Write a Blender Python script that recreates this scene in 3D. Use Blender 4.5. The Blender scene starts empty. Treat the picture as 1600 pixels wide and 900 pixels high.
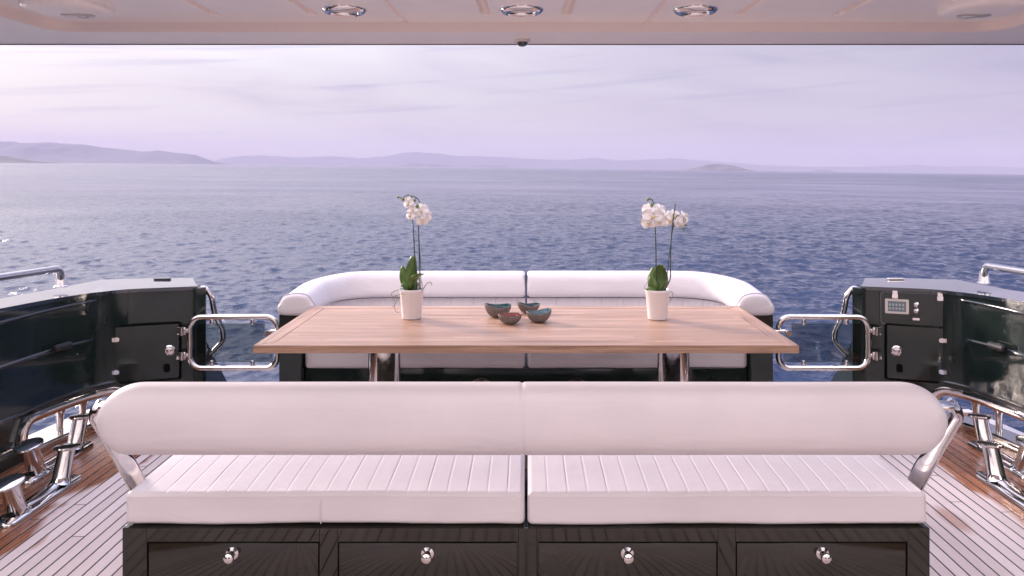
import bpy, bmesh, math, random
import numpy as np
from mathutils import Vector, Matrix, noise
random.seed(4)
rng = np.random.RandomState(11)
S = bpy.context.scene
COL = S.collection
# ------------------------------------------------------------------ camera, world, sun, exposure
cam_d = bpy.data.cameras.new('camera'); cam = bpy.data.objects.new('camera', cam_d); COL.objects.link(cam)
cam.location = (0, 0, 1.6); cam.rotation_euler = (math.radians(90), 0, 0)
cam_d.sensor_width = 36; cam_d.lens = 27; cam_d.shift_x = -22/1600; cam_d.shift_y = -188/1600
cam_d.clip_start = 0.05; cam_d.clip_end = 30000
S.camera = cam
S.view_settings.view_transform = 'Standard'; S.view_settings.look = 'None'
S.view_settings.exposure = 0.96; S.view_settings.gamma = 1; S.view_settings.use_curve_mapping = False
HEEL = 0.0125                       # the yacht lists a little: sea and land tilt against the deck
SUN_EL, SUN_AZ = math.radians(20), math.radians(-50)      # azimuth from +Y (astern), negative = left
w = bpy.data.worlds.new('World'); S.world = w; w.use_nodes = True
nt = w.node_tree; N = nt.nodes; L = nt.links; N.clear()
def nn(t, **k):
    n = N.new(t)
    for a, b in k.items(): setattr(n, a, b)
    return n
def wm(op, a, b=None, c=None, clamp=False):
    n = N.new('ShaderNodeMath'); n.operation = op; n.use_clamp = clamp
    for i, v in enumerate((a, b, c)):
        if v is None: continue
        if isinstance(v, (int, float)): n.inputs[i].default_value = v
        else: L.new(v, n.inputs[i])
    return n.outputs[0]
def wmix(f, a, b):
    n = N.new('ShaderNodeMix'); n.data_type = 'RGBA'
    if isinstance(f, (int, float)): n.inputs[0].default_value = f
    else: L.new(f, n.inputs[0])
    for i, v in ((6, a), (7, b)):
        if isinstance(v, tuple): n.inputs[i].default_value = (*v, 1)
        else: L.new(v, n.inputs[i])
    return n.outputs[2]
tc = nn('ShaderNodeTexCoord'); sp = nn('ShaderNodeSeparateXYZ'); L.new(tc.outputs['Generated'], sp.inputs[0])
X, Y, Z = sp.outputs
sky = nn('ShaderNodeTexSky', sky_type='NISHITA', sun_disc=False, sun_elevation=SUN_EL, sun_rotation=SUN_AZ)
bg1 = nn('ShaderNodeBackground'); bg1.inputs[1].default_value = 0.1; L.new(sky.outputs[0], bg1.inputs[0])
# veil of thin cloud: warm white towards the low sun at left, lavender to the right, pinker low down
toSun = wm('ADD', wm('MULTIPLY', X, -1.0), wm('MULTIPLY', Y, 0.42))
glow = wm('MULTIPLY_ADD', toSun, 0.74, 0.20, clamp=True)          # 0 right .. 1 left
glow = wm('POWER', glow, 1.0)
base = wmix(glow, (0.57, 0.50, 0.69), (0.96, 0.87, 0.90))
low = wm('SUBTRACT', 1.0, wm('MULTIPLY', wm('ABSOLUTE', Z), 9.0), clamp=True)
pink = wmix(glow, (0.59, 0.50, 0.63), (0.90, 0.78, 0.79))
base = wmix(wm('MULTIPLY', low, 0.85), base, pink)
cb = nn('ShaderNodeCombineXYZ')
az = wm('ARCTAN2', X, Y)
L.new(wm('MULTIPLY', az, 3.0), cb.inputs[0]); L.new(wm('ADD', wm('MULTIPLY', Z, 22.0), wm('MULTIPLY', az, 1.6)), cb.inputs[1])
ns = nn('ShaderNodeTexNoise'); ns.inputs['Scale'].default_value = 1.1; ns.inputs['Detail'].default_value = 5; ns.inputs['Roughness'].default_value = 0.5; ns.inputs['Distortion'].default_value = 0.6
L.new(cb.outputs[0], ns.inputs['Vector'])
cl = nn('ShaderNodeMapRange'); cl.inputs[1].default_value = 0.42; cl.inputs[2].default_value = 0.68; cl.interpolation_type = 'SMOOTHSTEP'
L.new(ns.outputs[0], cl.inputs[0])
hi = wm('MULTIPLY', wm('MULTIPLY', cl.outputs[0], 0.8), wm('ADD', wm('MULTIPLY', glow, 0.9), 0.1))
base = wmix(hi, base, (0.95, 0.92, 0.93))
cl2 = nn('ShaderNodeMapRange'); cl2.inputs[1].default_value = 0.46; cl2.inputs[2].default_value = 0.30
cl2.interpolation_type = 'SMOOTHSTEP'; L.new(ns.outputs[0], cl2.inputs[0])
base = wmix(wm('MULTIPLY', cl2.outputs[0], 0.6), base, (0.48, 0.44, 0.62))
cd = nn('ShaderNodeCombineXYZ')
L.new(wm('MULTIPLY', az, 2.2), cd.inputs[0]); L.new(wm('ADD', wm('MULTIPLY', Z, 60.0), wm('MULTIPLY', az, -4.5)), cd.inputs[1])
n3 = nn('ShaderNodeTexNoise'); n3.inputs['Scale'].default_value = 1.3; n3.inputs['Detail'].default_value = 6; L.new(cd.outputs[0], n3.inputs['Vector'])
c3 = nn('ShaderNodeMapRange'); c3.inputs[1].default_value = 0.54; c3.inputs[2].default_value = 0.70; c3.interpolation_type = 'SMOOTHSTEP'; L.new(n3.outputs[0], c3.inputs[0])
base = wmix(wm('MULTIPLY', c3.outputs[0], 0.5), base, (0.45, 0.42, 0.63))
hz_ = nn('ShaderNodeMapRange'); hz_.interpolation_type = 'SMOOTHSTEP'; hz_.inputs[1].default_value = 0.13; hz_.inputs[2].default_value = 0.50; L.new(Z, hz_.inputs[0])
base = wmix(wm('MULTIPLY', hz_.outputs[0], wm('SUBTRACT', 1.0, glow)), base, (0.43, 0.48, 0.74))
bg2 = nn('ShaderNodeBackground')
# fill light added to the unseen veil overhead and towards the bow; deeper in tone halfway up astern
bow = nn('ShaderNodeMapRange'); bow.interpolation_type = 'SMOOTHSTEP'; bow.inputs[1].default_value = -0.25; bow.inputs[2].default_value = 0.70; L.new(wm('MULTIPLY', Y, -1.0), bow.inputs[0])
mid = nn('ShaderNodeMapRange'); mid.interpolation_type = 'SMOOTHSTEP'; mid.inputs[1].default_value = 0.07; mid.inputs[2].default_value = 0.32; L.new(Z, mid.inputs[0])
top = nn('ShaderNodeMapRange'); top.interpolation_type = 'SMOOTHSTEP'; top.inputs[1].default_value = 0.42; top.inputs[2].default_value = 0.95; L.new(Z, top.inputs[0])
dk = wm('MULTIPLY', mid.outputs[0], wm('SUBTRACT', 0.17, wm('MULTIPLY', wm('POWER', glow, 1.7), 1.4)))
zen = wm('ADD', wm('SUBTRACT', 0.46, dk), wm('ADD', wm('MULTIPLY', top.outputs[0], 1.6), wm('MULTIPLY', bow.outputs[0], 0.62)))
warm = wmix(bow.outputs[0], base, (1.0, 0.86, 0.83))
L.new(warm, bg2.inputs[0])
L.new(zen, bg2.inputs[1])
ms = nn('ShaderNodeMixShader'); ms.inputs[0].default_value = 0.9
L.new(bg1.outputs[0], ms.inputs[1]); L.new(bg2.outputs[0], ms.inputs[2])
out = nn('ShaderNodeOutputWorld'); L.new(ms.outputs[0], out.inputs[0])
sd = bpy.data.lights.new('sun', 'SUN'); sd.energy = 2.6; sd.angle = math.radians(11); sd.color = (1.0, 0.80, 0.70)
so = bpy.data.objects.new('sun', sd); COL.objects.link(so)
sv = Vector((math.sin(SUN_AZ)*math.cos(SUN_EL), math.cos(SUN_AZ)*math.cos(SUN_EL), math.sin(SUN_EL)))
so.rotation_euler = sv.to_track_quat('Z', 'Y').to_euler(); so.location = (-8, 4, 8)

# ------------------------------------------------------------------ materials
class MT:
    def __init__(s, name, **k):
        s.m = bpy.data.materials.new(name); s.m.use_nodes = True
        s.n = s.m.node_tree.nodes; s.l = s.m.node_tree.links
        s.b = s.n['Principled BSDF']
        for a, v in k.items(): s.set(a.replace('_', ' '), v)
    def set(s, a, v):
        i = s.b.inputs[a]
        if hasattr(v, 'is_output') or isinstance(v, bpy.types.NodeSocket): s.l.new(v, i)
        elif isinstance(v, tuple): i.default_value = (*v, 1) if len(i.default_value) == 4 else v
        else: i.default_value = v
    def co(s, scale=(1,1,1), loc=(0,0,0), rot=(0,0,0)):
        t = s.n.new('ShaderNodeTexCoord'); m = s.n.new('ShaderNodeMapping')
        m.inputs['Scale'].default_value = scale; m.inputs['Location'].default_value = loc; m.inputs['Rotation'].default_value = rot
        s.l.new(t.outputs['Object'], m.inputs[0]); return m.outputs[0]
    def noise(s, co, sc, det=4, rough=0.5, dist=0):
        n = s.n.new('ShaderNodeTexNoise'); s.l.new(co, n.inputs['Vector'])
        n.inputs['Scale'].default_value = sc; n.inputs['Detail'].default_value = det; n.inputs['Roughness'].default_value = rough; n.inputs['Distortion'].default_value = dist
        return n.outputs[0]
    def mr(s, v, a, b, c=0.0, d=1.0, smooth=False):
        n = s.n.new('ShaderNodeMapRange'); s.l.new(v, n.inputs[0])
        for i, q in enumerate((a, b, c, d)): n.inputs[i+1].default_value = q
        if smooth: n.interpolation_type = 'SMOOTHSTEP'
        return n.outputs[0]
    def math(s, op, a, b=None, c=None, clamp=False):
        n = s.n.new('ShaderNodeMath'); n.operation = op; n.use_clamp = clamp
        for i, v in enumerate((a, b, c)):
            if v is None: continue
            if isinstance(v, (int, float)): n.inputs[i].default_value = v
            else: s.l.new(v, n.inputs[i])
        return n.outputs[0]
    def mix(s, f, a, b):
        n = s.n.new('ShaderNodeMix'); n.data_type = 'RGBA'
        if isinstance(f, (int, float)): n.inputs[0].default_value = f
        else: s.l.new(f, n.inputs[0])
        for i, v in ((6, a), (7, b)):
            if isinstance(v, tuple): n.inputs[i].default_value = (*v, 1)
            else: s.l.new(v, n.inputs[i])
        return n.outputs[2]
    def bump(s, h, dist, strength=1.0, prev=None):
        n = s.n.new('ShaderNodeBump'); n.inputs['Distance'].default_value = dist; n.inputs['Strength'].default_value = strength
        s.l.new(h, n.inputs['Height'])
        if prev is not None: s.l.new(prev, n.inputs['Normal'])
        s.l.new(n.outputs[0], s.b.inputs['Normal']); return n.outputs[0]
    def xyz(s, co):
        n = s.n.new('ShaderNodeSeparateXYZ'); s.l.new(co, n.inputs[0]); return n.outputs
    def comb(s, x, y, z):
        n = s.n.new('ShaderNodeCombineXYZ')
        for i, v in enumerate((x, y, z)):
            if isinstance(v, (int, float)): n.inputs[i].default_value = v
            else: s.l.new(v, n.inputs[i])
        return n.outputs[0]
    def wn(s, v):
        n = s.n.new('ShaderNodeTexWhiteNoise'); n.noise_dimensions = '3D'; s.l.new(v, n.inputs[0]); return n.outputs[0]
M = {}
def vinyl(name, col):
    t = MT(name, Roughness=0.42)
    c = t.co()
    n1 = t.noise(c, 3.0, 3); n2 = t.noise(c, 900, 2); n3 = t.noise(t.co((1, 4, 4)), 2.2, 3, 0.5, 1.2)
    t.set('Base Color', t.mix(t.mr(n1, 0.35, 0.7), col, tuple(x*0.93 for x in col)))
    t.set('Roughness', t.mr(n1, 0.3, 0.7, 0.36, 0.5))
    p = t.bump(n3, 0.012, 0.35); t.bump(n2, 0.0004, 0.5, p)
    return t.m
M['vinyl'] = vinyl('white_vinyl', (0.64, 0.60, 0.625))
M['piping'] = MT('vinyl_piping', Base_Color=(0.42, 0.39, 0.41), Roughness=0.5).m
def gel(name, col, rough=0.07, coat=0.6, wav=0.35):
    t = MT(name, Roughness=rough, Coat_Weight=coat, Coat_Roughness=0.03)
    c = t.co(); n = t.noise(c, 5, 4); n2 = t.noise(c, 1.3, 2)
    t.set('Base Color', t.mix(t.mr(n, 0.4, 0.7), col, tuple(x*1.25+0.001 for x in col)))
    t.set('Roughness', t.mr(n, 0.35, 0.7, rough, rough+0.10))
    t.bump(n2, 0.006, wav)
    return t.m
M['green'] = gel('dark_green_gelcoat', (0.010, 0.017, 0.015), 0.035, 0.0)
M['navy'] = gel('dark_trim_paint', (0.016, 0.022, 0.028), 0.04, 1.0)
M['white'] = gel('white_gelcoat', (0.78, 0.75, 0.76), 0.18)
M['base'] = gel('dark_olive_lacquer', (0.013, 0.012, 0.009), 0.03, 0.0, 0.12)
def ceil_mat():
    t = MT('ceiling_gelcoat', Roughness=0.3, Coat_Weight=0.3, Coat_Roughness=0.15)
    c = t.co(); n = t.noise(c, 5.5, 5, 0.6, 1.6); n2 = t.noise(t.co((1, 2.2, 1)), 2.6, 3, 0.5, 0.8)
    t.set('Base Color', t.mix(t.mr(n, 0.35, 0.7), (0.86, 0.81, 0.77), (0.90, 0.86, 0.82)))
    t.set('Roughness', t.mr(n, 0.3, 0.7, 0.34, 0.46)); t.bump(n2, 0.004, 0.3); return t.m
M['ceil'] = ceil_mat()
M['cove'] = MT('painted_cove_shade', Base_Color=(0.78, 0.67, 0.62), Roughness=0.45).m  # shade of the ceiling recess and slots, painted in as a tan colour
def chrome():
    t = MT('polished_steel', Metallic=1.0, Roughness=0.06)
    c = t.co(); n = t.noise(c, 40, 4, 0.6)
    t.set('Base Color', t.mix(t.mr(n, 0.35, 0.7), (0.74, 0.71, 0.70), (0.62, 0.60, 0.60)))
    t.set('Roughness', t.mr(n, 0.4, 0.75, 0.05, 0.16)); return t.m
M['chrome'] = chrome()
M['rubber'] = MT('black_rubber', Base_Color=(0.012, 0.012, 0.014), Roughness=0.55).m
M['gap'] = MT('gap_shade_and_seal', Base_Color=(0.004, 0.004, 0.004), Roughness=0.9, Specular_IOR_Level=0.05).m  # near-black: painted shade in cushion gaps, also door seals and finger slots
M['trim'] = MT('brown_edge_trim', Base_Color=(0.10, 0.07, 0.07), Roughness=0.4).m
M['lens'] = MT('lamp_glass', Base_Color=(0.62, 0.55, 0.53), Roughness=0.25).m
M['display'] = MT('grey_display_glass', Base_Color=(0.10, 0.14, 0.16), Roughness=0.12, Coat_Weight=0.6).m
M['segment'] = MT('display_digits', Base_Color=(0.28, 0.34, 0.36), Roughness=0.4).m
M['silver'] = MT('satin_silver', Base_Color=(0.62, 0.58, 0.55), Metallic=0.6, Roughness=0.3).m
M['smoke'] = MT('tinted_cabin_glass', Base_Color=(0.03, 0.035, 0.04), Roughness=0.03, Coat_Weight=0.5).m
M['glass'] = MT('gate_acrylic', Base_Color=(0.40, 0.46, 0.46), Roughness=0.02, Transmission_Weight=1.0, IOR=1.45).m
M['ceramic'] = MT('white_ceramic', Base_Color=(0.80, 0.76, 0.76), Roughness=0.25).m
def clay():
    t = MT('raw_clay', Roughness=0.75); c = t.co()
    n = t.noise(c, 60, 5, 0.7); n2 = t.noise(c, 14, 3)
    t.set('Base Color', t.mix(t.mr(t.math('ADD', n, n2), 0.7, 1.3), (0.12, 0.10, 0.092), (0.22, 0.185, 0.17)))
    t.bump(n, 0.002, 0.5); return t.m
M['clay'] = clay()
def glaze(name, a, b):
    t = MT(name, Roughness=0.12, Coat_Weight=0.5); n = t.noise(t.co(), 25, 4, 0.6)
    t.set('Base Color', t.mix(t.mr(n, 0.35, 0.65), a, b)); return t.m
M['teal'] = glaze('teal_glaze', (0.012, 0.06, 0.075), (0.02, 0.11, 0.12))
M['blue'] = glaze('blue_grey_glaze', (0.06, 0.14, 0.18), (0.11, 0.21, 0.25))
M['red'] = glaze('red_glaze', (0.20, 0.022, 0.02), (0.28, 0.045, 0.04))
M['darkglaze'] = glaze('dark_green_glaze', (0.008, 0.03, 0.035), (0.02, 0.07, 0.09))
def leafm():
    t = MT('orchid_leaf', Roughness=0.35, Subsurface_Weight=0.0); n = t.noise(t.co((1,1,0.3)), 30, 3)
    t.set('Base Color', t.mix(t.mr(n, 0.35, 0.65), (0.04, 0.10, 0.02), (0.13, 0.21, 0.045))); return t.m
M['leaf'] = leafm()
M['leaf_light'] = MT('leaf_edge', Base_Color=(0.16, 0.22, 0.06), Roughness=0.4).m
M['stem'] = MT('orchid_stem', Base_Color=(0.03, 0.05, 0.018), Roughness=0.45).m
M['root'] = MT('aerial_root', Base_Color=(0.28, 0.25, 0.18), Roughness=0.6).m
M['bark'] = MT('bark_mulch', Base_Color=(0.06, 0.05, 0.025), Roughness=0.85).m
M['petal'] = MT('petal', Base_Color=(0.90, 0.87, 0.86), Roughness=0.5, Subsurface_Weight=0.1, Subsurface_Radius=(0.02, 0.015, 0.012)).m
M['lip'] = MT('flower_lip', Base_Color=(0.76, 0.62, 0.30), Roughness=0.5).m
def wood(name, axis):
    t = MT(name)
    sc = (0.35, 9, 9) if axis == 0 else (9, 0.35, 9)
    co = t.co(sc)
    n = t.noise(co, 5, 6, 0.62, 0.7); n2 = t.noise(co, 24, 3, 0.6)
    x, y, z = t.xyz(t.co()); a = y if axis == 0 else x; b = x if axis == 0 else y
    strip = t.math('FLOOR', t.math('MULTIPLY', a, 1/0.052))
    bl = t.math('FLOOR', t.math('ADD', t.math('MULTIPLY', b, 1.1), t.math('MULTIPLY', t.wn(t.comb(strip, 3.0, 1.0)), 5.0)))
    r = t.wn(t.comb(strip, bl, 0.0))
    g = t.math('ADD', t.math('MULTIPLY', n, 0.75), t.math('ADD', t.math('MULTIPLY', n2, 0.22), t.math('MULTIPLY', r, 0.09)))
    c1 = t.mix(t.mr(g, 0.38, 0.66), (0.25, 0.138, 0.086), (0.54, 0.35, 0.245))
    t.set('Base Color', c1); t.set('Roughness', t.mr(n, 0.3, 0.7, 0.30, 0.46))
    t.bump(n2, 0.0008, 0.5); return t.m
M['wood_x'] = wood('table_teak_lengthwise', 0); M['wood_y'] = wood('table_teak_crosswise', 1)
def deckm():
    t = MT('teak_deck_planks'); x, y, z = t.xyz(t.co())
    pw = 0.058
    u = t.math('MULTIPLY', x, 1/pw); pid = t.math('FLOOR', u); f = t.math('FRACT', u)
    e = t.math('MINIMUM', f, t.math('SUBTRACT', 1.0, f))
    caulk = t.mr(e, 0.052, 0.072, 1.0, 0.0)
    r1 = t.wn(t.comb(pid, 7.0, 2.0))
    v = t.math('ADD', t.math('MULTIPLY', y, 1/2.3), t.math('MULTIPLY', r1, 13.0)); bid = t.math('FLOOR', v); fv = t.math('FRACT', v)
    butt = t.math('LESS_THAN', fv, 0.0022)
    caulk = t.math('MAXIMUM', caulk, butt)
    r2 = t.wn(t.comb(pid, bid, 1.0))
    n = t.noise(t.co((14, 0.8, 1)), 6, 6, 0.65, 0.3); fine = t.noise(t.co((60, 3, 1)), 8, 3)
    big = t.noise(t.co((1.2, 0.5, 1)), 2.2, 4)
    g = t.math('ADD', t.math('MULTIPLY', n, 0.5), t.math('ADD', t.math('MULTIPLY', r2, 0.36), t.math('MULTIPLY', fine, 0.2)))
    dry = t.mix(t.mr(g, 0.25, 0.85), (0.55, 0.455, 0.43), (0.76, 0.66, 0.635))
    dry = t.mix(t.mr(big, 0.4, 0.7, 0, 0.25), dry, (0.44, 0.33, 0.31))
    wet = t.mix(t.mr(g, 0.25, 0.85), (0.15, 0.055, 0.026), (0.42, 0.18, 0.095))
    edge = t.math('ADD', t.math('ABSOLUTE', x), t.math('MULTIPLY', t.math('SUBTRACT', t.noise(t.co((1, 1, 1)), 2.0, 3, 0.5, 0.3), 0.5), 0.34))
    edge = t.math('ADD', edge, t.math('MULTIPLY', t.math('SUBTRACT', r1, 0.5), 0.16))
    wf = t.mr(edge, 2.17, 2.22, 0, 1, True)
    d = t.math('SQRT', t.math('ADD', t.math('POWER', t.math('SUBTRACT', x, 1.94), 2.0), t.math('POWER', t.math('MULTIPLY', t.math('SUBTRACT', y, 3.5), 0.33), 2.0)))
    wf2 = t.mr(t.math('ADD', d, t.math('MULTIPLY', big, 0.06)), 0.05, 0.085, 1, 0, True)
    wf = t.math('MAXIMUM', wf, t.math('MULTIPLY', wf2, 0.6))
    c = t.mix(wf, dry, wet); c = t.mix(caulk, c, (0.008, 0.007, 0.008))
    t.set('Base Color', c)
    t.set('Roughness', t.math('SUBTRACT', t.mr(n, 0.3, 0.7, 0.42, 0.6), t.math('MULTIPLY', wf, 0.24)))
    h = t.math('SUBTRACT', t.math('MULTIPLY', n, 0.25), t.math('MULTIPLY', caulk, 1.0)); t.bump(h, 0.002, 0.6)
    return t.m
M['deck'] = deckm()
def seam():
    t = MT('sea_water', Base_Color=(0.007, 0.021, 0.066), Roughness=0.05, IOR=1.333)
    co = t.co((1, 1.0, 0))
    patch = t.noise(t.co((0.5, 1.0, 0)), 0.045, 4, 0.55, 0.6)
    a = t.noise(co, 3.6, 3, 0.55, 0.3); b = t.noise(co, 11, 3, 0.6, 0.3); cc = t.noise(co, 1.2, 3, 0.5, 0.3)
    h = t.math('ADD', t.math('MULTIPLY', a, 0.11), t.math('ADD', t.math('MULTIPLY', b, 0.03), t.math('MULTIPLY', cc, 0.22)))
    n = t.bump(h, 1.5, 1.0)
    bn = t.n[-1] if False else [q for q in t.n if q.bl_idname == 'ShaderNodeBump'][-1]
    px_, py_, pz_ = t.xyz(t.co())
    dist = t.math('LOGARITHM', t.math('ADD', 1.0, t.math('SQRT', t.math('ADD', t.math('POWER', px_, 2.0), t.math('POWER', py_, 2.0)))), 10.0)
    # wavelets too small to be modelled far away live on as stronger bump and a rougher sheen
    t.l.new(t.math('MULTIPLY', t.mr(patch, 0.35, 0.68, 0.4, 1.1, True), t.mr(dist, 1.4, 2.3, 0.48, 0.52)), bn.inputs['Strength'])
    t.set('Roughness', t.math('MULTIPLY', t.mr(dist, 1.5, 2.8, 0.04, 0.20), t.mr(patch, 0.3, 0.7, 0.8, 1.15)))
    return t.m
M['sea'] = seam()
def hillm(name, a, b):
    t = MT(name, Roughness=0.95); n = t.noise(t.co(), 0.02, 6, 0.65); t.set('Base Color', t.mix(t.mr(n, 0.4, 0.62), a, b)); return t.m
M['hill'] = hillm('scrub_hillside', (0.03, 0.034, 0.05), (0.06, 0.06, 0.078))
M['island'] = hillm('rocky_islet', (0.045, 0.048, 0.058), (0.14, 0.13, 0.14))

# ------------------------------------------------------------------ mesh helpers
def tag(o, label=None, cat=None, group=None, kind=None):
    if label: o['label'] = label
    if cat: o['category'] = cat
    if group: o['group'] = group
    if kind: o['kind'] = kind
    return o
def thing(name, label, cat, loc, group=None):
    o = bpy.data.objects.new(name, None); COL.objects.link(o); o.location = loc; o.empty_display_size = 0.1
    return tag(o, label, cat, group)
def root_loc(p):
    while p.parent: p = p.parent
    return Vector(p.location)
def put(name, bm, mat, parent=None, smooth=True, auto=35, origin=None):
    """link a bmesh written in world coordinates as one mesh object (under its thing)"""
    off = root_loc(parent) if parent else Vector(origin or (0, 0, 0))
    bmesh.ops.recalc_face_normals(bm, faces=bm.faces)
    bmesh.ops.translate(bm, verts=bm.verts, vec=-off)
    me = bpy.data.meshes.new(name); 
    if smooth:
        ca = math.cos(math.radians(auto))
        for f in bm.faces: f.smooth = True
        for e in bm.edges:
            if len(e.link_faces) == 2 and e.link_faces[0].normal.dot(e.link_faces[1].normal) < ca: e.smooth = False
    bm.to_mesh(me); bm.free()
    for m in (mat if isinstance(mat, list) else [mat]): me.materials.append(m)
    o = bpy.data.objects.new(name, me); COL.objects.link(o)
    if parent: o.parent = parent
    else: o.location = off
    return o
def copy_tree(o, parent=None):
    c = o.copy(); COL.objects.link(c)
    if parent is not None: c.parent = parent
    for ch in list(o.children): copy_tree(ch, c)
    return c
def B(): return bmesh.new()
def box(bm, x0, x1, y0, y1, z0, z1, bev=0.0, seg=2, mi=0):
    r = bmesh.ops.create_cube(bm, size=1); vs = r['verts']
    bmesh.ops.scale(bm, verts=vs, vec=(abs(x1-x0), abs(y1-y0), abs(z1-z0)))
    bmesh.ops.translate(bm, verts=vs, vec=((x0+x1)/2, (y0+y1)/2, (z0+z1)/2))
    fs = {f for v in vs for f in v.link_faces}
    if bev:
        es = list({e for v in vs for e in v.link_edges})
        rr = bmesh.ops.bevel(bm, geom=es, offset=bev, segments=seg, profile=0.5, affect='EDGES'); fs = set(rr['faces'])
    if mi:
        for f in fs: f.material_index = mi
    return fs
def rings(bm, R, close=False, cap=True, loop=True, mi=0):
    V = [[bm.verts.new(p) for p in r] for r in R]; n = len(V[0])
    for i in range(len(V) if close else len(V)-1):
        a, b = V[i], V[(i+1) % len(V)]
        for j in range(n if loop else n-1):
            k = (j+1) % n
            f = bm.faces.new((a[j], a[k], b[k], b[j])); f.material_index = mi
    if cap and not close and loop:
        for q in (V[0][::-1], V[-1]):
            f = bm.faces.new(q); f.material_index = mi
    return V
def smooth_path(pts, r=0.05, n=6, closed=False):
    """round the corners of a polyline"""
    P = [Vector(p) for p in pts]; out = []
    m = len(P)
    for i in range(m):
        if not closed and i in (0, m-1): out.append(P[i]); continue
        p, a, b = P[i], P[i-1], P[(i+1) % m]
        d1, d2 = (a-p), (b-p); rr = min(r, d1.length*0.48, d2.length*0.48)
        s, e = p+d1.normalized()*rr, p+d2.normalized()*rr
        for k in range(n+1):
            t = k/n; out.append(s*(1-t)**2 + p*2*t*(1-t) + e*t*t)
    return out
def tube(bm, pts, r, seg=12, closed=False, mi=0, rs=None):
    P = [Vector(p) for p in pts]; m = len(P); R = []
    t0 = (P[1]-P[0]).normalized(); up = Vector((0, 0, 1)) if abs(t0.z) < 0.9 else Vector((1, 0, 0))
    nrm = (up - t0*up.dot(t0)).normalized()
    for i in range(m):
        if closed: t = (P[(i+1) % m]-P[i-1]).normalized()
        else: t = (P[min(i+1, m-1)]-P[max(i-1, 0)]).normalized()
        nrm = (nrm - t*nrm.dot(t)).normalized(); bi = t.cross(nrm)
        rr = rs[i] if rs else r
        R.append([P[i]+(nrm*math.cos(2*math.pi*k/seg)+bi*math.sin(2*math.pi*k/seg))*rr for k in range(seg)])
    rings(bm, R, close=closed, mi=mi)
def lathe(bm, prof, c, seg=32, axis='z', mi=0, sx=1, sy=1):
    R = []
    for r, h in prof:
        r = max(r, 0.0004)
        ring = []
        for k in range(seg):
            a = 2*math.pi*k/seg; u, v = r*math.cos(a)*sx, r*math.sin(a)*sy
            p = (u, v, h) if axis == 'z' else ((u, h, v) if axis == 'y' else (h, u, v))
            ring.append(Vector(c)+Vector(p))
        R.append(ring)
    rings(bm, R, mi=mi)
def arc_len(P):
    s = [0]
    for a, b in zip(P, P[1:]): s.append(s[-1]+(Vector(b)-Vector(a)).length)
    return s
def plan_sweep(bm, path, prof, closed_prof=True, mi=0, cap=True):
    """path: list of (x,y); prof(i,t)->list of (offset to the left normal, z)"""
    P = [Vector((p[0], p[1], 0)) for p in path]; m = len(P); R = []
    s = arc_len(P)
    for i in range(m):
        t = (P[min(i+1, m-1)]-P[max(i-1, 0)]).normalized(); nr = Vector((-t.y, t.x, 0))
        R.append([P[i]+nr*o+Vector((0, 0, z)) for o, z in prof(i, s[i]/s[-1])])
    return rings(bm, R, cap=cap and closed_prof, loop=closed_prof, mi=mi)
def rrect(w, h, r, n=5):
    """rounded rectangle outline centred on 0, size w x h"""
    o = []
    for cx, cy, a0 in ((w/2-r, h/2-r, 0), (-w/2+r, h/2-r, 90), (-w/2+r, -h/2+r, 180), (w/2-r, -h/2+r, 270)):
        for k in range(n+1):
            a = math.radians(a0+90*k/n); o.append((cx+r*math.cos(a), cy+r*math.sin(a)))
    return o
def disc_plate(bm, outline, y0, y1, mi=0):
    """outline in (x,z) extruded along y"""
    a = [(p[0], y0, p[1]) for p in outline]; b = [(p[0], y1, p[1]) for p in outline]
    rings(bm, [a, b], mi=mi)

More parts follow.
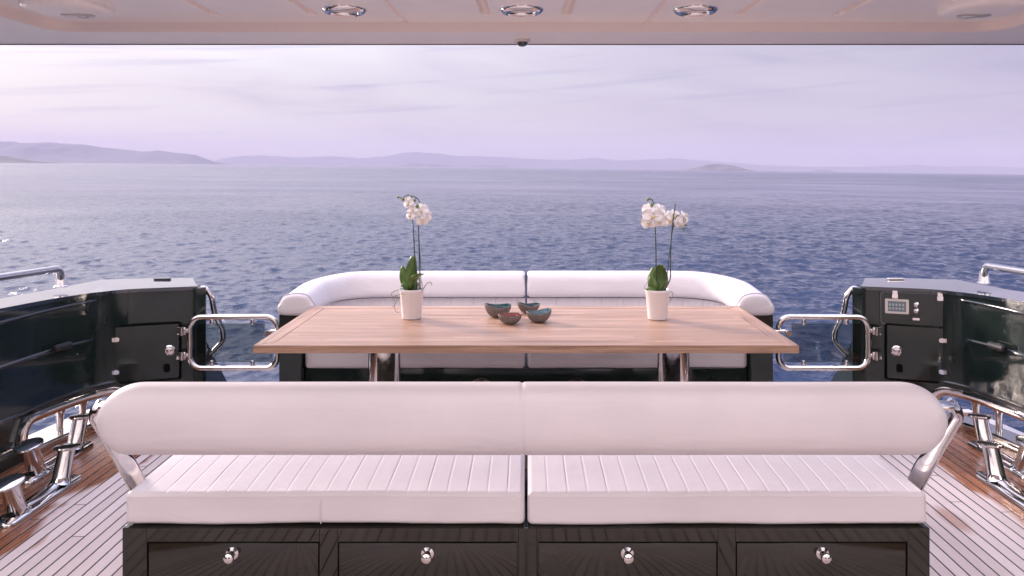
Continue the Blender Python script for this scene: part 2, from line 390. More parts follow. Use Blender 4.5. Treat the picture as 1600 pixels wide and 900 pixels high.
# ------------------------------------------------------------------ sea, hills, haze
SEA_Z = -1.5
def sea():
    r = [0.5]; 
    while r[-1] < 8150: r.append(r[-1]*(1.012 if r[-1] < 6 else 1.0038+0.010*min(1, max(0, (math.log(r[-1])-3.9)/3.4)))+0.002)
    r = np.array(r)
    th = np.concatenate([np.arange(-0.80, 0.80, 0.0028), np.arange(0.80, 2*math.pi-0.80, 0.035)])
    nr, nth = len(r), len(th)
    Rg, T = np.meshgrid(r, th, indexing='ij')
    x = Rg*np.sin(T); y = 2+Rg*np.cos(T); z = np.zeros_like(x); dx = np.zeros_like(x); dy = np.zeros_like(x)
    dr = np.gradient(r)[:, None]*np.ones_like(T)
    dth = np.where(np.abs(T) < 0.81, 0.0028, 0.035)
    cell = np.maximum(dr, Rg*dth)
    lam = np.exp(rng.uniform(math.log(0.24), math.log(2.4), 110))
    for l in lam:
        ang = math.radians(200)+rng.normal(0, 1.15); k = 2*math.pi/l
        amp = 0.0052*l*(1.0 if l < 0.65 else (0.65/l)**1.3); ph = rng.uniform(0, 6.28)
        wgt = np.clip((l/cell-1.9)/1.6, 0, 1)
        p = k*(x*math.sin(ang)+y*math.cos(ang))+ph+0.6*np.sin(0.11*x+0.07*y+ph)
        z += wgt*amp*np.sin(p)
        dx += wgt*amp*1.15*np.cos(p)*math.sin(ang); dy += wgt*amp*1.15*np.cos(p)*math.cos(ang)
    # disturbed water left astern by the propellers
    wk = np.exp(-((x-1.0)/5.0)**2)*np.exp(-((y-17)/8.0)**2)
    lump = 0
    for q in range(14):
        l = rng.uniform(0.5, 1.6); a = rng.uniform(0, 6.28); lump = lump+0.0035*l*np.sin(2*math.pi/l*(x*math.sin(a)+y*math.cos(a))+rng.uniform(0, 6.28))
    z += wk*lump
    x = x+dx; y = y+dy
    co = np.stack([x, y, z], -1).reshape(-1, 3)
    i, j = np.meshgrid(np.arange(nr-1), np.arange(nth), indexing='ij'); j2 = (j+1) % nth
    f = np.stack([i*nth+j, i*nth+j2, (i+1)*nth+j2, (i+1)*nth+j], -1).reshape(-1, 4)
    me = bpy.data.meshes.new('sea'); nf = len(f)
    me.vertices.add(len(co)); me.vertices.foreach_set('co', co.ravel())
    me.loops.add(nf*4); me.loops.foreach_set('vertex_index', f[:, ::-1].ravel())
    me.polygons.add(nf); me.polygons.foreach_set('loop_start', np.arange(nf)*4)
    try: me.polygons.foreach_set('loop_total', np.full(nf, 4))
    except Exception: pass
    me.update(calc_edges=True); me.polygons.foreach_set('use_smooth', np.ones(nf, bool)); me.materials.append(M['sea'])
    o = bpy.data.objects.new('sea', me); COL.objects.link(o)
    o.location = (0, 0, SEA_Z); o.rotation_euler = (0, HEEL, 0); tag(o, kind='structure')
sea()
def ridge(name, D, crest, depth, mat, rough=0.12, seed=0, nv=26, power=1.3):
    """crest: list of (pixel x in the 1600 wide photo, height in those pixels) at distance D -> a real ridge of land"""
    xs = [(c[0]-822)/1200*D for c in crest]; hs = [c[1]/1200*D for c in crest]
    n = max(60, int((crest[-1][0]-crest[0][0])/3)); bm = B(); G = []
    for i in range(n+1):
        x = xs[0]+(xs[-1]-xs[0])*i/n; h = float(np.interp(x, xs, hs)); row = []
        for j in range(nv+1):
            v = -1+2*j/nv
            p = Vector((x/depth*2.2, v*1.6, seed))
            fr = noise.fractal(p*1.6, 1.0, 2.0, 5)
            prof = max(0.0, 1-abs(v))**power
            z = h*prof*(1+rough*3.0*fr*(0.25+abs(v))) + (rough*0.5*h*noise.fractal(p*5, 1.0, 2.0, 4) if j not in (0, nv) else 0)
            if j in (0, nv): z = -3
            row.append(bm.verts.new((x, D+depth*v*0.5+depth*0.12*noise.noise(Vector((x/depth*1.5, 0, seed))), max(z, -3))))
        G.append(row)
    for i in range(n):
        for j in range(nv): bm.faces.new((G[i][j], G[i+1][j], G[i+1][j+1], G[i][j+1]))
    o = put(name, bm, mat, smooth=True, auto=60, origin=(0, 0, 0))
    o.location = (0, 0, SEA_Z); o.rotation_euler = (0, HEEL, 0); tag(o, kind='structure'); return o
ridge('hills', 4600, [(-260, 26), (-120, 33), (0, 31), (30, 30), (65, 32.5), (100, 29), (135, 27), (165, 24), (200, 22), (220, 19), (250, 20.5), (280, 17), (305, 14), (322, 7), (336, 0)], 900, M['hill'], 0.10, 3)
ridge('headland', 1500, [(-260, 24), (-100, 18), (-30, 13), (0, 11), (30, 7), (60, 3), (85, 0)], 260, M['hill'], 0.10, 9)
ridge('far_mountains', 7800, [(325, 0), (345, 9), (380, 14), (430, 14), (470, 12), (520, 15), (560, 12), (600, 15), (640, 23), (690, 21), (715, 17), (750, 18), (790, 16), (840, 14), (880, 13), (930, 17), (960, 14), (1000, 15), (1050, 18), (1100, 15), (1150, 12), (1200, 9), (1260, 7.5), (1330, 8), (1400, 11), (1430, 12.5), (1480, 10), (1540, 12), (1600, 10), (1700, 15), (1900, 12), (2000, 0)], 900, M['hill'], 0.06, 17)
ridge('island', 2900, [(1062, 0), (1085, 4), (1105, 9.5), (1130, 11), (1150, 8), (1168, 3), (1182, 0)], 240, M['island'], 0.15, 23)
ridge('island', 6000, [(618, 0), (632, 3), (645, 6.5), (660, 4), (680, 4.5), (706, 2.5), (716, 0)], 200, M['hill'], 0.15, 29)
ridge('island', 6000, [(718, 0), (740, 3), (765, 4), (790, 3), (806, 0)], 200, M['hill'], 0.15, 31)
ridge('island', 5200, [(1266, 0), (1278, 3.2), (1292, 3.6), (1306, 0)], 150, M['hill'], 0.15, 37)
def haze():
    bm = B(); box(bm, -10500, 10500, -8600, 8400, -6, 235)
    m = bpy.data.materials.new('hazy_air'); m.use_nodes = True; t = m.node_tree
    for n in list(t.nodes):
        if n.bl_idname != 'ShaderNodeOutputMaterial': t.nodes.remove(n)
    v = t.nodes.new('ShaderNodeVolumePrincipled'); v.inputs['Color'].default_value = (0.585, 0.585, 0.81, 1); v.inputs['Density'].default_value = 0.00020
    v.inputs['Anisotropy'].default_value = 0.0
    o = [n for n in t.nodes if n.bl_idname == 'ShaderNodeOutputMaterial'][0]; t.links.new(v.outputs[0], o.inputs['Volume'])
    ob = put('haze', bm, m, smooth=False); ob.rotation_euler = (0, HEEL, 0); tag(ob, kind='stuff')
haze()

# ------------------------------------------------------------------ hull, deck, swim platform
bm = B(); box(bm, -2.86, 2.90, -3.2, 5.02, -0.06, 0.0); tag(put('deck', bm, M['deck'], smooth=False), kind='structure')
bm = B(); box(bm, -2.20, 2.20, 5.15, 6.7, -0.98, -0.92, 0.02); tag(put('swim_platform', bm, M['deck'], smooth=False), kind='structure')
bm = B()
hp = [(-2.75, -3.2), (-3.0, -3.2), (-3.02, 2.0), (-2.99, 4.4), (-2.88, 5.15), (-2.72, 5.7), (2.74, 5.7), (2.92, 5.15), (3.03, 4.4), (3.06, 2.0), (3.04, -3.2)]
rings(bm, [[(x*0.86, y, -2.3) for x, y in hp[1:]], [(x*0.985, y if y < 5.6 else 5.12, -0.99) for x, y in hp[1:]], [(x, y if y < 5.6 else 5.10, -0.09) for x, y in hp[1:]]])
tag(put('hull', bm, M['white'], smooth=False), kind='structure')
bm = B()      # covering board outboard of the bulwarks
for s, dx in ((-1, 0), (1, 0.035)):
    P = [(2.93+dx, -3.2), (2.93+dx, 3.0), (2.90+dx, 4.45), (2.80+dx, 5.1)]
    plan_sweep(bm, [(s*x, y) for x, y in P], lambda i, t: [(o, z) for o, z in rrect(0.26, 0.05, 0.02, 3)])
bmesh.ops.translate(bm, verts=bm.verts, vec=(0, 0, -0.033))
tag(put('side_ledge', bm, M['white']), kind='structure')

# ------------------------------------------------------------------ bulwarks with cabinets
def bulwark(s):
    dx = 0.0 if s < 0 else 0.04
    side = 'left' if s < 0 else 'right'
    lab = ('glossy dark green bulwark at left with one square locker door under its cap' if s < 0
           else 'glossy dark green bulwark at right with a display panel above its locker door')
    t = thing('bulwark', lab, 'bulwark', (s*(2.7+dx), 4.4, 0), None)
    raw = [(2.115, 4.94), (2.60, 4.80), (2.715, 4.42), (2.76, 3.9), (2.80, 3.0), (2.83, 1.2), (2.84, -3.0)]
    P = smooth_path([(x+dx, y, 0) for x, y in raw], 0.26, 22)
    # resample by arc length
    S0 = arc_len(P); tot = S0[-1]
    def at(sv):
        sv = min(max(sv, 0), tot-1e-6)
        k = max(i for i in range(len(S0)) if S0[i] <= sv); k = min(k, len(P)-2)
        f = (sv-S0[k])/max(1e-9, S0[k+1]-S0[k]); p = P[k].lerp(P[k+1], f)
        a = P[max(k-1, 0)]; b = P[min(k+2, len(P)-1)]; d = (b-a).normalized()
        nin = Vector((-d.y, d.x, 0))
        if nin.dot(Vector((0.8, 3.0, 0))-Vector((p.x, p.y, 0))) < 0: nin = -nin
        return p, nin
    def pt(sv, z, off=0.0):            # off > 0 inboard
        p, n = at(sv); q = p+n*off; return Vector((s*q.x, q.y, z))
    ztop = lambda sv: 0.835+0.045*min(1, max(0, (sv-0.55)/1.2))
    # hawse opening
    hs0, hs1, hz0, hz1, hr = 0.43, 1.10, 0.035, 0.205, 0.075
    def inside(sv, z, g=0.0):
        cx, cz = (hs0+hs1)/2, (hz0+hz1)/2; ax, az_ = (hs1-hs0)/2-g, (hz1-hz0)/2-g; r = hr-g
        qx, qz = abs(sv-cx)-(ax-r), abs(z-cz)-(az_-r)
        return math.hypot(max(qx, 0), max(qz, 0)) + min(max(qx, qz), 0) - r < 0
    sv = list(np.arange(0, 0.40, 0.05))+list(np.arange(0.40, 1.14, 0.01))+list(np.arange(1.14, 2.2, 0.06))+list(np.linspace(2.2, tot, 12))
    zr = [0.0]+list(np.arange(0.02, 0.23, 0.01))+[0.30, 0.45, 0.6, 0.72, 0.80, 1.0]
    def wall(off, flip):
        V = [[bm.verts.new(pt(a, (z if z < 1 else ztop(a)), off)) for z in zr] for a in sv]
        for i in range(len(sv)-1):
            for j in range(len(zr)-1):
                if inside((sv[i]+sv[i+1])/2, (zr[j]+zr[j+1])/2, 0.012): continue
                bm.faces.new((V[i][j], V[i+1][j], V[i+1][j+1], V[i][j+1]))
        return V
    bm = B(); A = wall(0, 0); C = wall(-0.11, 1)
    for i in range(len(sv)-1): bm.faces.new((A[i][-1], A[i+1][-1], C[i+1][-1], C[i][-1]))
    for j in range(len(zr)-1): bm.faces.new((A[0][j], A[0][j+1], C[0][j+1], C[0][j]))
    put('panelling', bm, M['green'], t, auto=40)
    # corner pillar and aft wing sloping to the platform
    xe = s*(2.115+dx)
    bm = B()
    prof = [(5.0, 0.55), (5.03, 0.50), (5.25, 0.27), (5.458, 0.063), (5.9, -0.45), (6.1, -0.98), (5.0, -0.98)]
    a = [(xe-s*0.0, y, z) for y, z in prof]; b = [(xe+s*0.16, y, z) for y, z in prof]
    rings(bm, [a, b]); bmesh.ops.bevel(bm, geom=list(bm.edges), offset=0.008, segments=2, affect='EDGES')
    put('stern_wing', bm, M['green'], t, auto=40)
    bm = B()      # bevelled corner post
    R = []
    for z in (0.0, 0.40, 0.826):
        R.append([(xe-s*0.045, 4.965, z), (xe-s*0.004, 4.918, z), (xe+s*0.02, 4.918, z), (xe+s*0.02, 4.995, z), (xe-s*0.035, 4.995, z)])
    rings(bm, R); put('corner_post', bm, M['green'], t, auto=20)
    # cap: broad over the cabinet, narrow going forward
    bm = B()
    loop = []
    n1 = [a for a in sv if a <= 2.2]+[3.2, tot]
    inn = [pt(a, ztop(a)+0.004, 0.012) for a in n1]
    outp = []
    for a in n1:
        p, n = at(a)
        if a < 0.62: q = Vector((s*(p.x+0.185+0.09*a), 5.30-0.20*max(0, a-0.2), ztop(a)+0.004))
        else:
            f = min(1, (a-0.62)/0.7); q = pt(a, ztop(a)+0.004, -0.20-0.14*(1-f))
        outp.append(q)
    Vt = [[bm.verts.new(inn[i]), bm.verts.new(outp[i]), bm.verts.new(outp[i]-Vector((0, 0, 0.045))), bm.verts.new(inn[i]-Vector((0, 0, 0.022)))] for i in range(len(n1))]
    for i in range(len(n1)-1):
        for j in range(4): bm.faces.new((Vt[i][j], Vt[i][(j+1) % 4], Vt[i+1][(j+1) % 4], Vt[i+1][j]))
    bm.faces.new(Vt[0]); bm.faces.new(Vt[-1])
    put('cap_rail', bm, M['navy'], t, auto=30)
    # cabinet back face closing the box under the cap
    bm = B(); 
    q = [(s*(2.30+dx), 5.28), (s*(2.62+dx), 5.22), (s*(2.86+dx), 4.92)]
    rings(bm, [[(s*(2.165+dx), 5.0, z), (q[0][0], q[0][1], z), (q[1][0], q[1][1], z), (q[2][0], q[2][1], z), (s*(2.80+dx), 4.86, z), (s*(2.5+dx), 4.98, z)] for z in (0.30, 0.812)])
    put('cabinet_back', bm, M['green'], t, auto=30)
    # raised mouldings that follow the wall
    for zz, s0 in ((0.79, 0.57), (0.555, 0.60), (0.268, 0.46)):
        bm = B(); ss = list(np.arange(s0, 2.4, 0.03))+[3.2, 4.2, tot]; R = []
        for k, a in enumerate(ss):
            g = 0.25 if k == 0 else 1
            R.append([pt(a, zz+dz*g, off*g-0.002) for off, dz in ((0, -0.013), (0.010, -0.009), (0.014, 0.0), (0.011, 0.007), (0, 0.011))])
        rings(bm, R); put('moulding', bm, M['navy'], t, auto=50)
    # small dark rubber roller on the middle moulding
    bm = B(); c0, c1 = pt(0.80, 0.567, 0.03), pt(0.92, 0.567, 0.03); tube(bm, [c0, c0.lerp(c1, .06), c0.lerp(c1, .94), c1], 0.020, 16, rs=[0.014, 0.023, 0.023, 0.014])
    put('rubber_fender', bm, M['rubber'], t)
    # polished rim of the hawse opening
    bm = B(); W0 = rrect(hs1-hs0+0.088, hz1-hz0+0.070, hr+0.038, 8); W1 = rrect(hs1-hs0-0.036, hz1-hz0-0.03, hr-0.018, 8)
    # subdivide long edges so that the rim follows the curve
    def dense(o):
        r = []
        for i, p in enumerate(o):
            q = o[(i+1) % len(o)]; n = max(1, int(math.hypot(p[0]-q[0], p[1]-q[1])/0.02)) if True else 1
            n = {True: 24}.get(abs(p[0]-q[0]) > 0.2, 3 if abs(p[1]-q[1]) > 0.03 else 1)
            for k in range(n): r.append((p[0]+(q[0]-p[0])*k/n, p[1]+(q[1]-p[1])*k/n))
        return r
    D0, D1 = dense(W0), dense(W1); m = min(len(D0), len(D1)); cx, cz = (hs0+hs1)/2, (hz0+hz1)/2
    def rr(D, off, sc=1.0): return [pt(cx+D[k][0]*sc, cz+D[k][1]*sc, off) for k in range(m)]
    mid = [((D0[k][0]+D1[k][0])/2, (D0[k][1]+D1[k][1])/2) for k in range(m)]
    R = [rr(D0, 0.001), rr(D0, 0.008), rr(mid, 0.014), rr(D1, 0.006), rr(D1, -0.122), rr(D0, -0.122)]
    rings(bm, R, cap=False); put('hawse_rim', bm, M['chrome'], t, auto=50)
    # vertical rollers inside the opening
    for a in (0.63, 0.78):
        bm = B(); p = pt(a, 0, -0.06)
        lathe(bm, [(0.0, -0.03), (0.034, -0.03), (0.034, 0.0), (0.020, 0.03), (0.018, 0.09), (0.022, 0.15), (0.034, 0.175), (0.034, 0.215), (0, 0.215)], p, 20)
        put('hawse_roller', bm, M['chrome'], t)
    # --- locker door on the cabinet face; face frame: origin at inner end, u outboard along the face
    pA, nA = at(0.02); pB, _ = at(0.44)
    u = (pB-pA).normalized()
    def face(uu, z, off): 
        q = pA+u*(uu-0.02)+nA*off; return Vector((s*q.x, q.y, z))
    def plate(u0, u1, z0, z1, o0, o1, r=0.012, mi=0, b=None):
        bmm = b if b is not None else B()
        ol = [((u0+u1)/2+a, (z0+z1)/2+c) for a, c in rrect(u1-u0, z1-z0, r, 3)]
        rings(bmm, [[face(a, c, o0) for a, c in ol], [face(a, c, o1-0.002) for a, c in ol], [face((u0+u1)/2+(a-(u0+u1)/2)*0.992, (z0+z1)/2+(c-(z0+z1)/2)*0.992, o1) for a, c in ol]], mi=mi)
        return bmm
    du0, du1, dz0, dz1 = 0.105, 0.470, 0.262, 0.605
    if s > 0: du0, du1, dz0, dz1 = 0.150, 0.468, 0.264, 0.600
    put('door_seal', plate(du0-0.012, du1+0.012, dz0-0.012, dz1+0.012, 0.0005, 0.003), M['gap'], t)
    dr = put('locker_door', plate(du0, du1, dz0, dz1, 0.002, 0.012), M['green'], t)
    lu = du0+0.055
    def ring_latch(cu, cz_, par):
        bm = B(); R = []
        for rad, off in ((0.034, 0.012), (0.034, 0.018), (0.029, 0.023), (0.024, 0.018), (0.020, 0.018), (0.018, 0.024), (0.010, 0.026), (0.001, 0.022)):
            R.append([face(cu+rad*math.cos(2*math.pi*k/24), cz_+rad*math.sin(2*math.pi*k/24), off) for k in range(24)])
        rings(bm, R); box_pts = plate(cu-0.004, cu+0.004, cz_-0.013, cz_+0.013, 0.02, 0.032, 0.003, b=bm)
        put('latch', bm, M['chrome'], par)
    ring_latch(lu, 0.44, dr)
    put('finger_slot', plate(lu-0.002, lu+0.036, dz0+0.040, dz0+0.095, 0.0121, 0.0145, 0.014), M['gap'], dr)
    for hz in (dz1-0.075, dz0+0.065):
        bm = plate(du1-0.025, du1+0.012, hz-0.014, hz+0.014, 0.012, 0.020, 0.012)
        plate(du1+0.010, du1+0.034, hz-0.013, hz+0.013, 0.003, 0.019, 0.003, b=bm)
        put('hinge', bm, M['chrome'], dr)
    if s > 0:
        pu0, pu1, pz0, pz1 = 0.120, 0.500, 0.612, 0.805
        put('panel_seal', plate(pu0-0.01, pu1+0.01, pz0-0.01, pz1+0.01, 0.0005, 0.003, 0.02), M['navy'], t)
        pn = put('control_panel', plate(pu0, pu1, pz0, pz1, 0.002, 0.010, 0.018), M['green'], t)
        ds = put('display', plate(pu0+0.018, pu0+0.155, 0.676, 0.768, 0.010, 0.017, 0.004), M['silver'], pn)
        bm = plate(pu0+0.034, pu0+0.139, 0.690, 0.755, 0.017, 0.0185, 0.003)
        for k in range(2):
            for q in range(5): plate(pu0+0.040+q*0.019, pu0+0.051+q*0.019, 0.702+k*0.024, 0.716+k*0.024, 0.0185, 0.0191, 0.002, mi=1, b=bm)
        put('screen', bm, [M['display'], M['segment']], pn)
        for z in (0.740, 0.700):
            bm = B(); rings(bm, [[face(pu0+0.198+r*math.cos(k*math.pi/8), z+r*math.sin(k*math.pi/8), o) for k in range(16)] for r, o in ((0.016, 0.010), (0.016, 0.016), (0.011, 0.019), (0.010, 0.032), (0.004, 0.034))])
            put('knob', bm, M['chrome'], pn)
        put('catch', plate(pu0+0.175, pu0+0.215, 0.642, 0.656, 0.010, 0.020, 0.004), M['chrome'], pn)
        for uu in (pu0+0.075, pu0+0.33):
            bm = plate(uu-0.017, uu+0.017, 0.772, 0.800, 0.010, 0.020, 0.004); plate(uu-0.014, uu+0.014, 0.798, 0.822, 0.004, 0.018, 0.003, b=bm)
            put('hinge', bm, M['chrome'], pn)
    # lifting handle on the cap
    bm = B(); cx_ = s*(2.47+dx); box(bm, cx_-0.055, cx_+0.055, 5.20, 5.235, 0.8395, 0.852, 0.005)
    put('deck_cleat', bm, M['navy'] if s < 0 else M['chrome'], t)
    # stern stair rail: bent polished tube beside the wing
    st = thing('stair_rail', 'bent polished steel tube rail dropping behind the %s' % ('left bulwark end, beside the left glass gate' if s < 0 else 'right bulwark end, behind the display cabinet'), 'handrail', (xe, 5.05, 0.4), None)
    bm = B(); x = xe-s*0.012
    if s < 0: x += 0.0
    tube(bm, smooth_path([(x+s*0.04, 5.03, 0.80), (x-s*0.00, 5.03, 0.815), (x-s*0.040, 5.04, 0.76), (x-s*0.045, 5.07, 0.64), (x-s*0.06, 5.18, 0.50), (x-s*0.06, 5.19, 0.43), (x-s*0.0, 5.12, 0.35)], 0.05), 0.0185, 14)
    put('tube', bm, M['chrome'], st)
    # handrail on the cap
    hr_ = thing('handrail', 'polished steel handrail on top of the %s bulwark' % side, 'handrail', (s*(2.84+dx), 4.65, 0.86), None)
    y0 = 4.72 if s < 0 else 4.86
    bm = B(); tube(bm, smooth_path([(s*(2.855+dx), y0, 0.875), (s*(2.85+dx), y0-0.02, 0.985), (s*(2.86+dx), 4.0, 1.01), (s*(2.88+dx), 2.6, 1.05), (s*(2.9+dx), 0.6, 1.09), (s*(2.9+dx), -1.0, 1.1)], 0.06, 8), 0.021, 16)
    put('rail', bm, M['chrome'], hr_)
    for yy in (y0, 2.6, 0.6):
        bm = B(); zt = {y0: 0.945}.get(yy, 1.04); lathe(bm, [(0, 0.868), (0.040, 0.868), (0.040, 0.874), (0.034, 0.878), (0.024, zt), (0, zt)], (s*(2.857+dx+(0 if yy == y0 else 0.03)), yy, 0), 20)
        put('post', bm, M['chrome'], hr_)
bulwark(-1); bulwark(1)

# ------------------------------------------------------------------ glass gates
def gate(s):
    x0, x1 = (1.585, 2.145) if s < 0 else (1.61, 2.185)
    z0, z1 = 0.322, 0.648; yy = 4.90
    t = thing('gate', 'low polished tube gate with clear panel %s of the table' % ('to the left' if s < 0 else 'to the right'), 'gate', (s*x1, yy, 0), 'glass stern gates')
    cx, cz = s*(x0+x1)/2, (z0+z1)/2; W, H = x1-x0, z1-z0
    bm = B(); tube(bm, [(cx+a, yy, cz+b) for a, b in rrect(W, H, 0.075, 8)], 0.0185, 16, closed=True); put('frame', bm, M['chrome'], t)
    bm = B(); xi, xo = x0+0.085, x1-0.045           # notch at the latch corner
    out = [(xo, z0+0.035), (xo, z1-0.04), (xi+0.0, z1-0.04), (xi, z1-0.115), (x0+0.035, z1-0.115), (x0+0.035, z0+0.035)]
    disc_plate(bm, [(s*a, b) for a, b in out], yy-0.004, yy+0.004); put('panel', bm, M['glass'], t, smooth=False)
    for a in (x1-0.14, x0+0.16):
        for zc in (z0+0.03, z1-0.03):
            bm = B(); box(bm, s*a-0.011, s*a+0.011, yy-0.012, yy+0.012, zc-0.02, zc+0.02, 0.005); put('clip', bm, M['chrome'], t)
    for zc in (0.565, 0.408):
        bm = B(); box(bm, s*(x1+0.012), s*(x1+0.068), yy-0.038, yy-0.028, zc-0.024, zc+0.024, 0.003)
        lathe(bm, [(0, zc-0.026), (0.013, zc-0.026), (0.013, zc+0.026), (0, zc+0.026)], (s*(x1+0.035), yy-0.038, 0), 12)
        box(bm, s*(x1+0.0), s*(x1+0.04), yy-0.03, yy-0.008, zc-0.012, zc+0.012, 0.003)
        put('hinge', bm, M['chrome'], t)
    bm = B(); tube(bm, smooth_path([(s*(x0-0.03), yy-0.01, z1-0.09), (s*(x0+0.045), yy-0.012, z1-0.085), (s*(x0+0.05), yy-0.03, z1-0.11)], 0.02), 0.009, 10)
    lathe(bm, [(0, -0.015), (0.016, -0.015), (0.016, 0.012), (0, 0.012)], (s*(x0+0.05), yy-0.03, z1-0.095), 14, 'y'); put('latch', bm, M['chrome'], t)
gate(-1); gate(1)

# ------------------------------------------------------------------ stern sofa
def sofa():
    t = thing('stern_sofa', 'long white curved sofa across the stern behind the table', 'sofa', (0, 5.2, 0))
    def upath(s, ex=1.42, by=5.48, r=0.40, y0=4.735, n=18, xin=0.006):
        P = [(s*ex, y0+(by-r-y0)*k/8) for k in range(8)]
        P += [(s*(ex-r+r*math.cos(a)), by-r+r*math.sin(a)) for a in np.linspace(0, math.pi/2, n)]
        P += [(s*x, by) for x in np.linspace(ex-r-0.03, xin, 24)]
        return P
    for s in (-1, 1):
        P = upath(s); tot = arc_len([Vector((*p, 0)) for p in P])[-1]
        def prof(i, q, s=s):
            d0 = q*tot; d1 = (1-q)*tot
            zb, zt = 0.688, 0.815+0.045*min(1, d0/0.75)
            r = 0.022; e = 0.0
            for d in (d0, d1):
                if d < r: e = max(e, r-math.sqrt(max(0, r*r-(r-d)**2)))
            wtop, wbot = 0.085-e, 0.118-e; z0, z1 = zb+e, zt-e
            o = []
            # outboard side leans in, inboard face rounded; go round
            outer = 1 if s > 0 else -1
            pts = [(-wbot, z0+0.02), (-wbot*0.98, z0+0.05), (-wtop*1.12, z1-0.045), (-wtop*0.85, z1-0.012), (-wtop*0.5, z1), (0, z1+0.004), (wtop*0.5, z1-0.001), (wtop*0.95, z1-0.016), (wtop*1.2, z1-0.05), (wbot*1.0, z0+0.05), (wbot*0.98, z0+0.018), (wbot*0.8, z0), (0, z0-0.002), (-wbot*0.85, z0)]
            for _ in range(2):      # soften the outline
                pts = [q for a_, b_ in zip(pts, pts[1:]+pts[:1]) for q in ((a_[0]*.75+b_[0]*.25, a_[1]*.75+b_[1]*.25), (a_[0]*.25+b_[0]*.75, a_[1]*.25+b_[1]*.75))]
            return pts
        # insert extra stations near the ends for the rounding
        P2 = []
        d = [0.0015, 0.006, 0.014, 0.024]
        a, b = Vector(P[0]), Vector(P[1]); dr = (b-a).normalized(); P2.append(tuple(a)); P2 += [tuple(a+dr*k) for k in d]; P2 += P[1:-1]
        a, b = Vector(P[-1]), Vector(P[-2]); dr = (b-a).normalized(); P2 += [tuple(a+dr*k) for k in d[::-1]]+[tuple(a)]
        P = P2
        bm = B(); plan_sweep(bm, P, prof); bk = put('back_bolster', bm, M['vinyl'], t, auto=60)
        # piping round the end face
        Pv = [Vector((*p, 0)) for p in P]; ex = Pv[5] if len(Pv) > 5 else Pv[4]
        bm = B(); dirn = (Pv[6]-Pv[5]).normalized(); nr = Vector((-dirn.y, dirn.x, 0)); c = Pv[0]+dirn*0.024
        tube(bm, [c+nr*o*1.004+Vector((0, 0, z)) for o, z in prof(8, 0.03)], 0.0035, 6, closed=True); put('piping', bm, M['piping'], bk)
        # dark shell under the bolster
        bm = B(); Q = upath(s, 1.475, 5.535, 0.44, 4.80)
        plan_sweep(bm, Q, lambda i, q: [(-0.068, 0.0), (0.068, 0.0), (0.068, 0.675), (0.06, 0.685), (-0.06, 0.685), (-0.068, 0.675)])
        put('shell', bm, M['green'], t, auto=40)
        # channelled lower back, stitched in ribs
        Pb = upath(s, 1.355, 5.415, 0.34, 4.90, 30); L0 = arc_len([Vector((*p, 0)) for p in Pb])[-1]
        nst = int(L0/0.006); Pv = [Vector((*p, 0)) for p in Pb]; SL = arc_len(Pv); R = []
        for k in range(nst+1):
            sv = min(L0*k/nst, L0-1e-6); q = max(i for i in range(len(SL)) if SL[i] <= sv); q = min(q, len(Pv)-2)
            p = Pv[q].lerp(Pv[q+1], (sv-SL[q])/max(1e-9, SL[q+1]-SL[q])); dd = (Pv[q+1]-Pv[q]).normalized(); nr = Vector((-dd.y, dd.x, 0))
            if nr.dot(Vector((0, 4.6, 0))-p) < 0: nr = -nr
            ph = abs(((sv/0.052) % 1)-0.5)*2; g = 0.006*max(0, (ph-0.84)/0.16)**1.5
            R.append([p+nr*o+Vector((0, 0, z)) for o, z in ((-0.05, 0.44), (0.045-g, 0.44), (0.05-g, 0.50), (0.03-g, 0.60), (0.012-g, 0.683), (-0.05, 0.683))])
        bm = B(); rings(bm, R); put('ribbed_back', bm, M['vinyl'], t, auto=70)
        # seat cushion
        bm = B(); x0, x1 = (0.008, 1.398); seat(bm, min(s*x0, s*x1), max(s*x0, s*x1), 4.845, 5.40, 0.333, 0.455, 0.055, seed=s*3+8)
        put('seat_cushion', bm, M['vinyl'], t, auto=60)
    bm = B(); box(bm, -1.405, 1.405, 4.875, 5.47, 0.0, 0.328, 0.006); put('base', bm, M['green'], t)
    for a, b, c, d in ((4.90, 5.38, 0.33, 0.43), (5.40, 5.54, 0.46, 0.842)):
        bm = B(); box(bm, -0.0035, 0.0035, a, b, c, d); put('cushion_gap_shade', bm, M['gap'], t, smooth=False)  # dark sheet added to paint shade into the gap between cushions
    for x in (-0.285, 0.318):
        bm = B(); lathe(bm, [(0, -0.012), (0.040, -0.012), (0.046, -0.018), (0.070, -0.016), (0.074, -0.008), (0.074, 0.0), (0, 0.0)], (x, 4.874, 0.20), 36, 'y')
        put('round_vent', bm, M['chrome'], t)
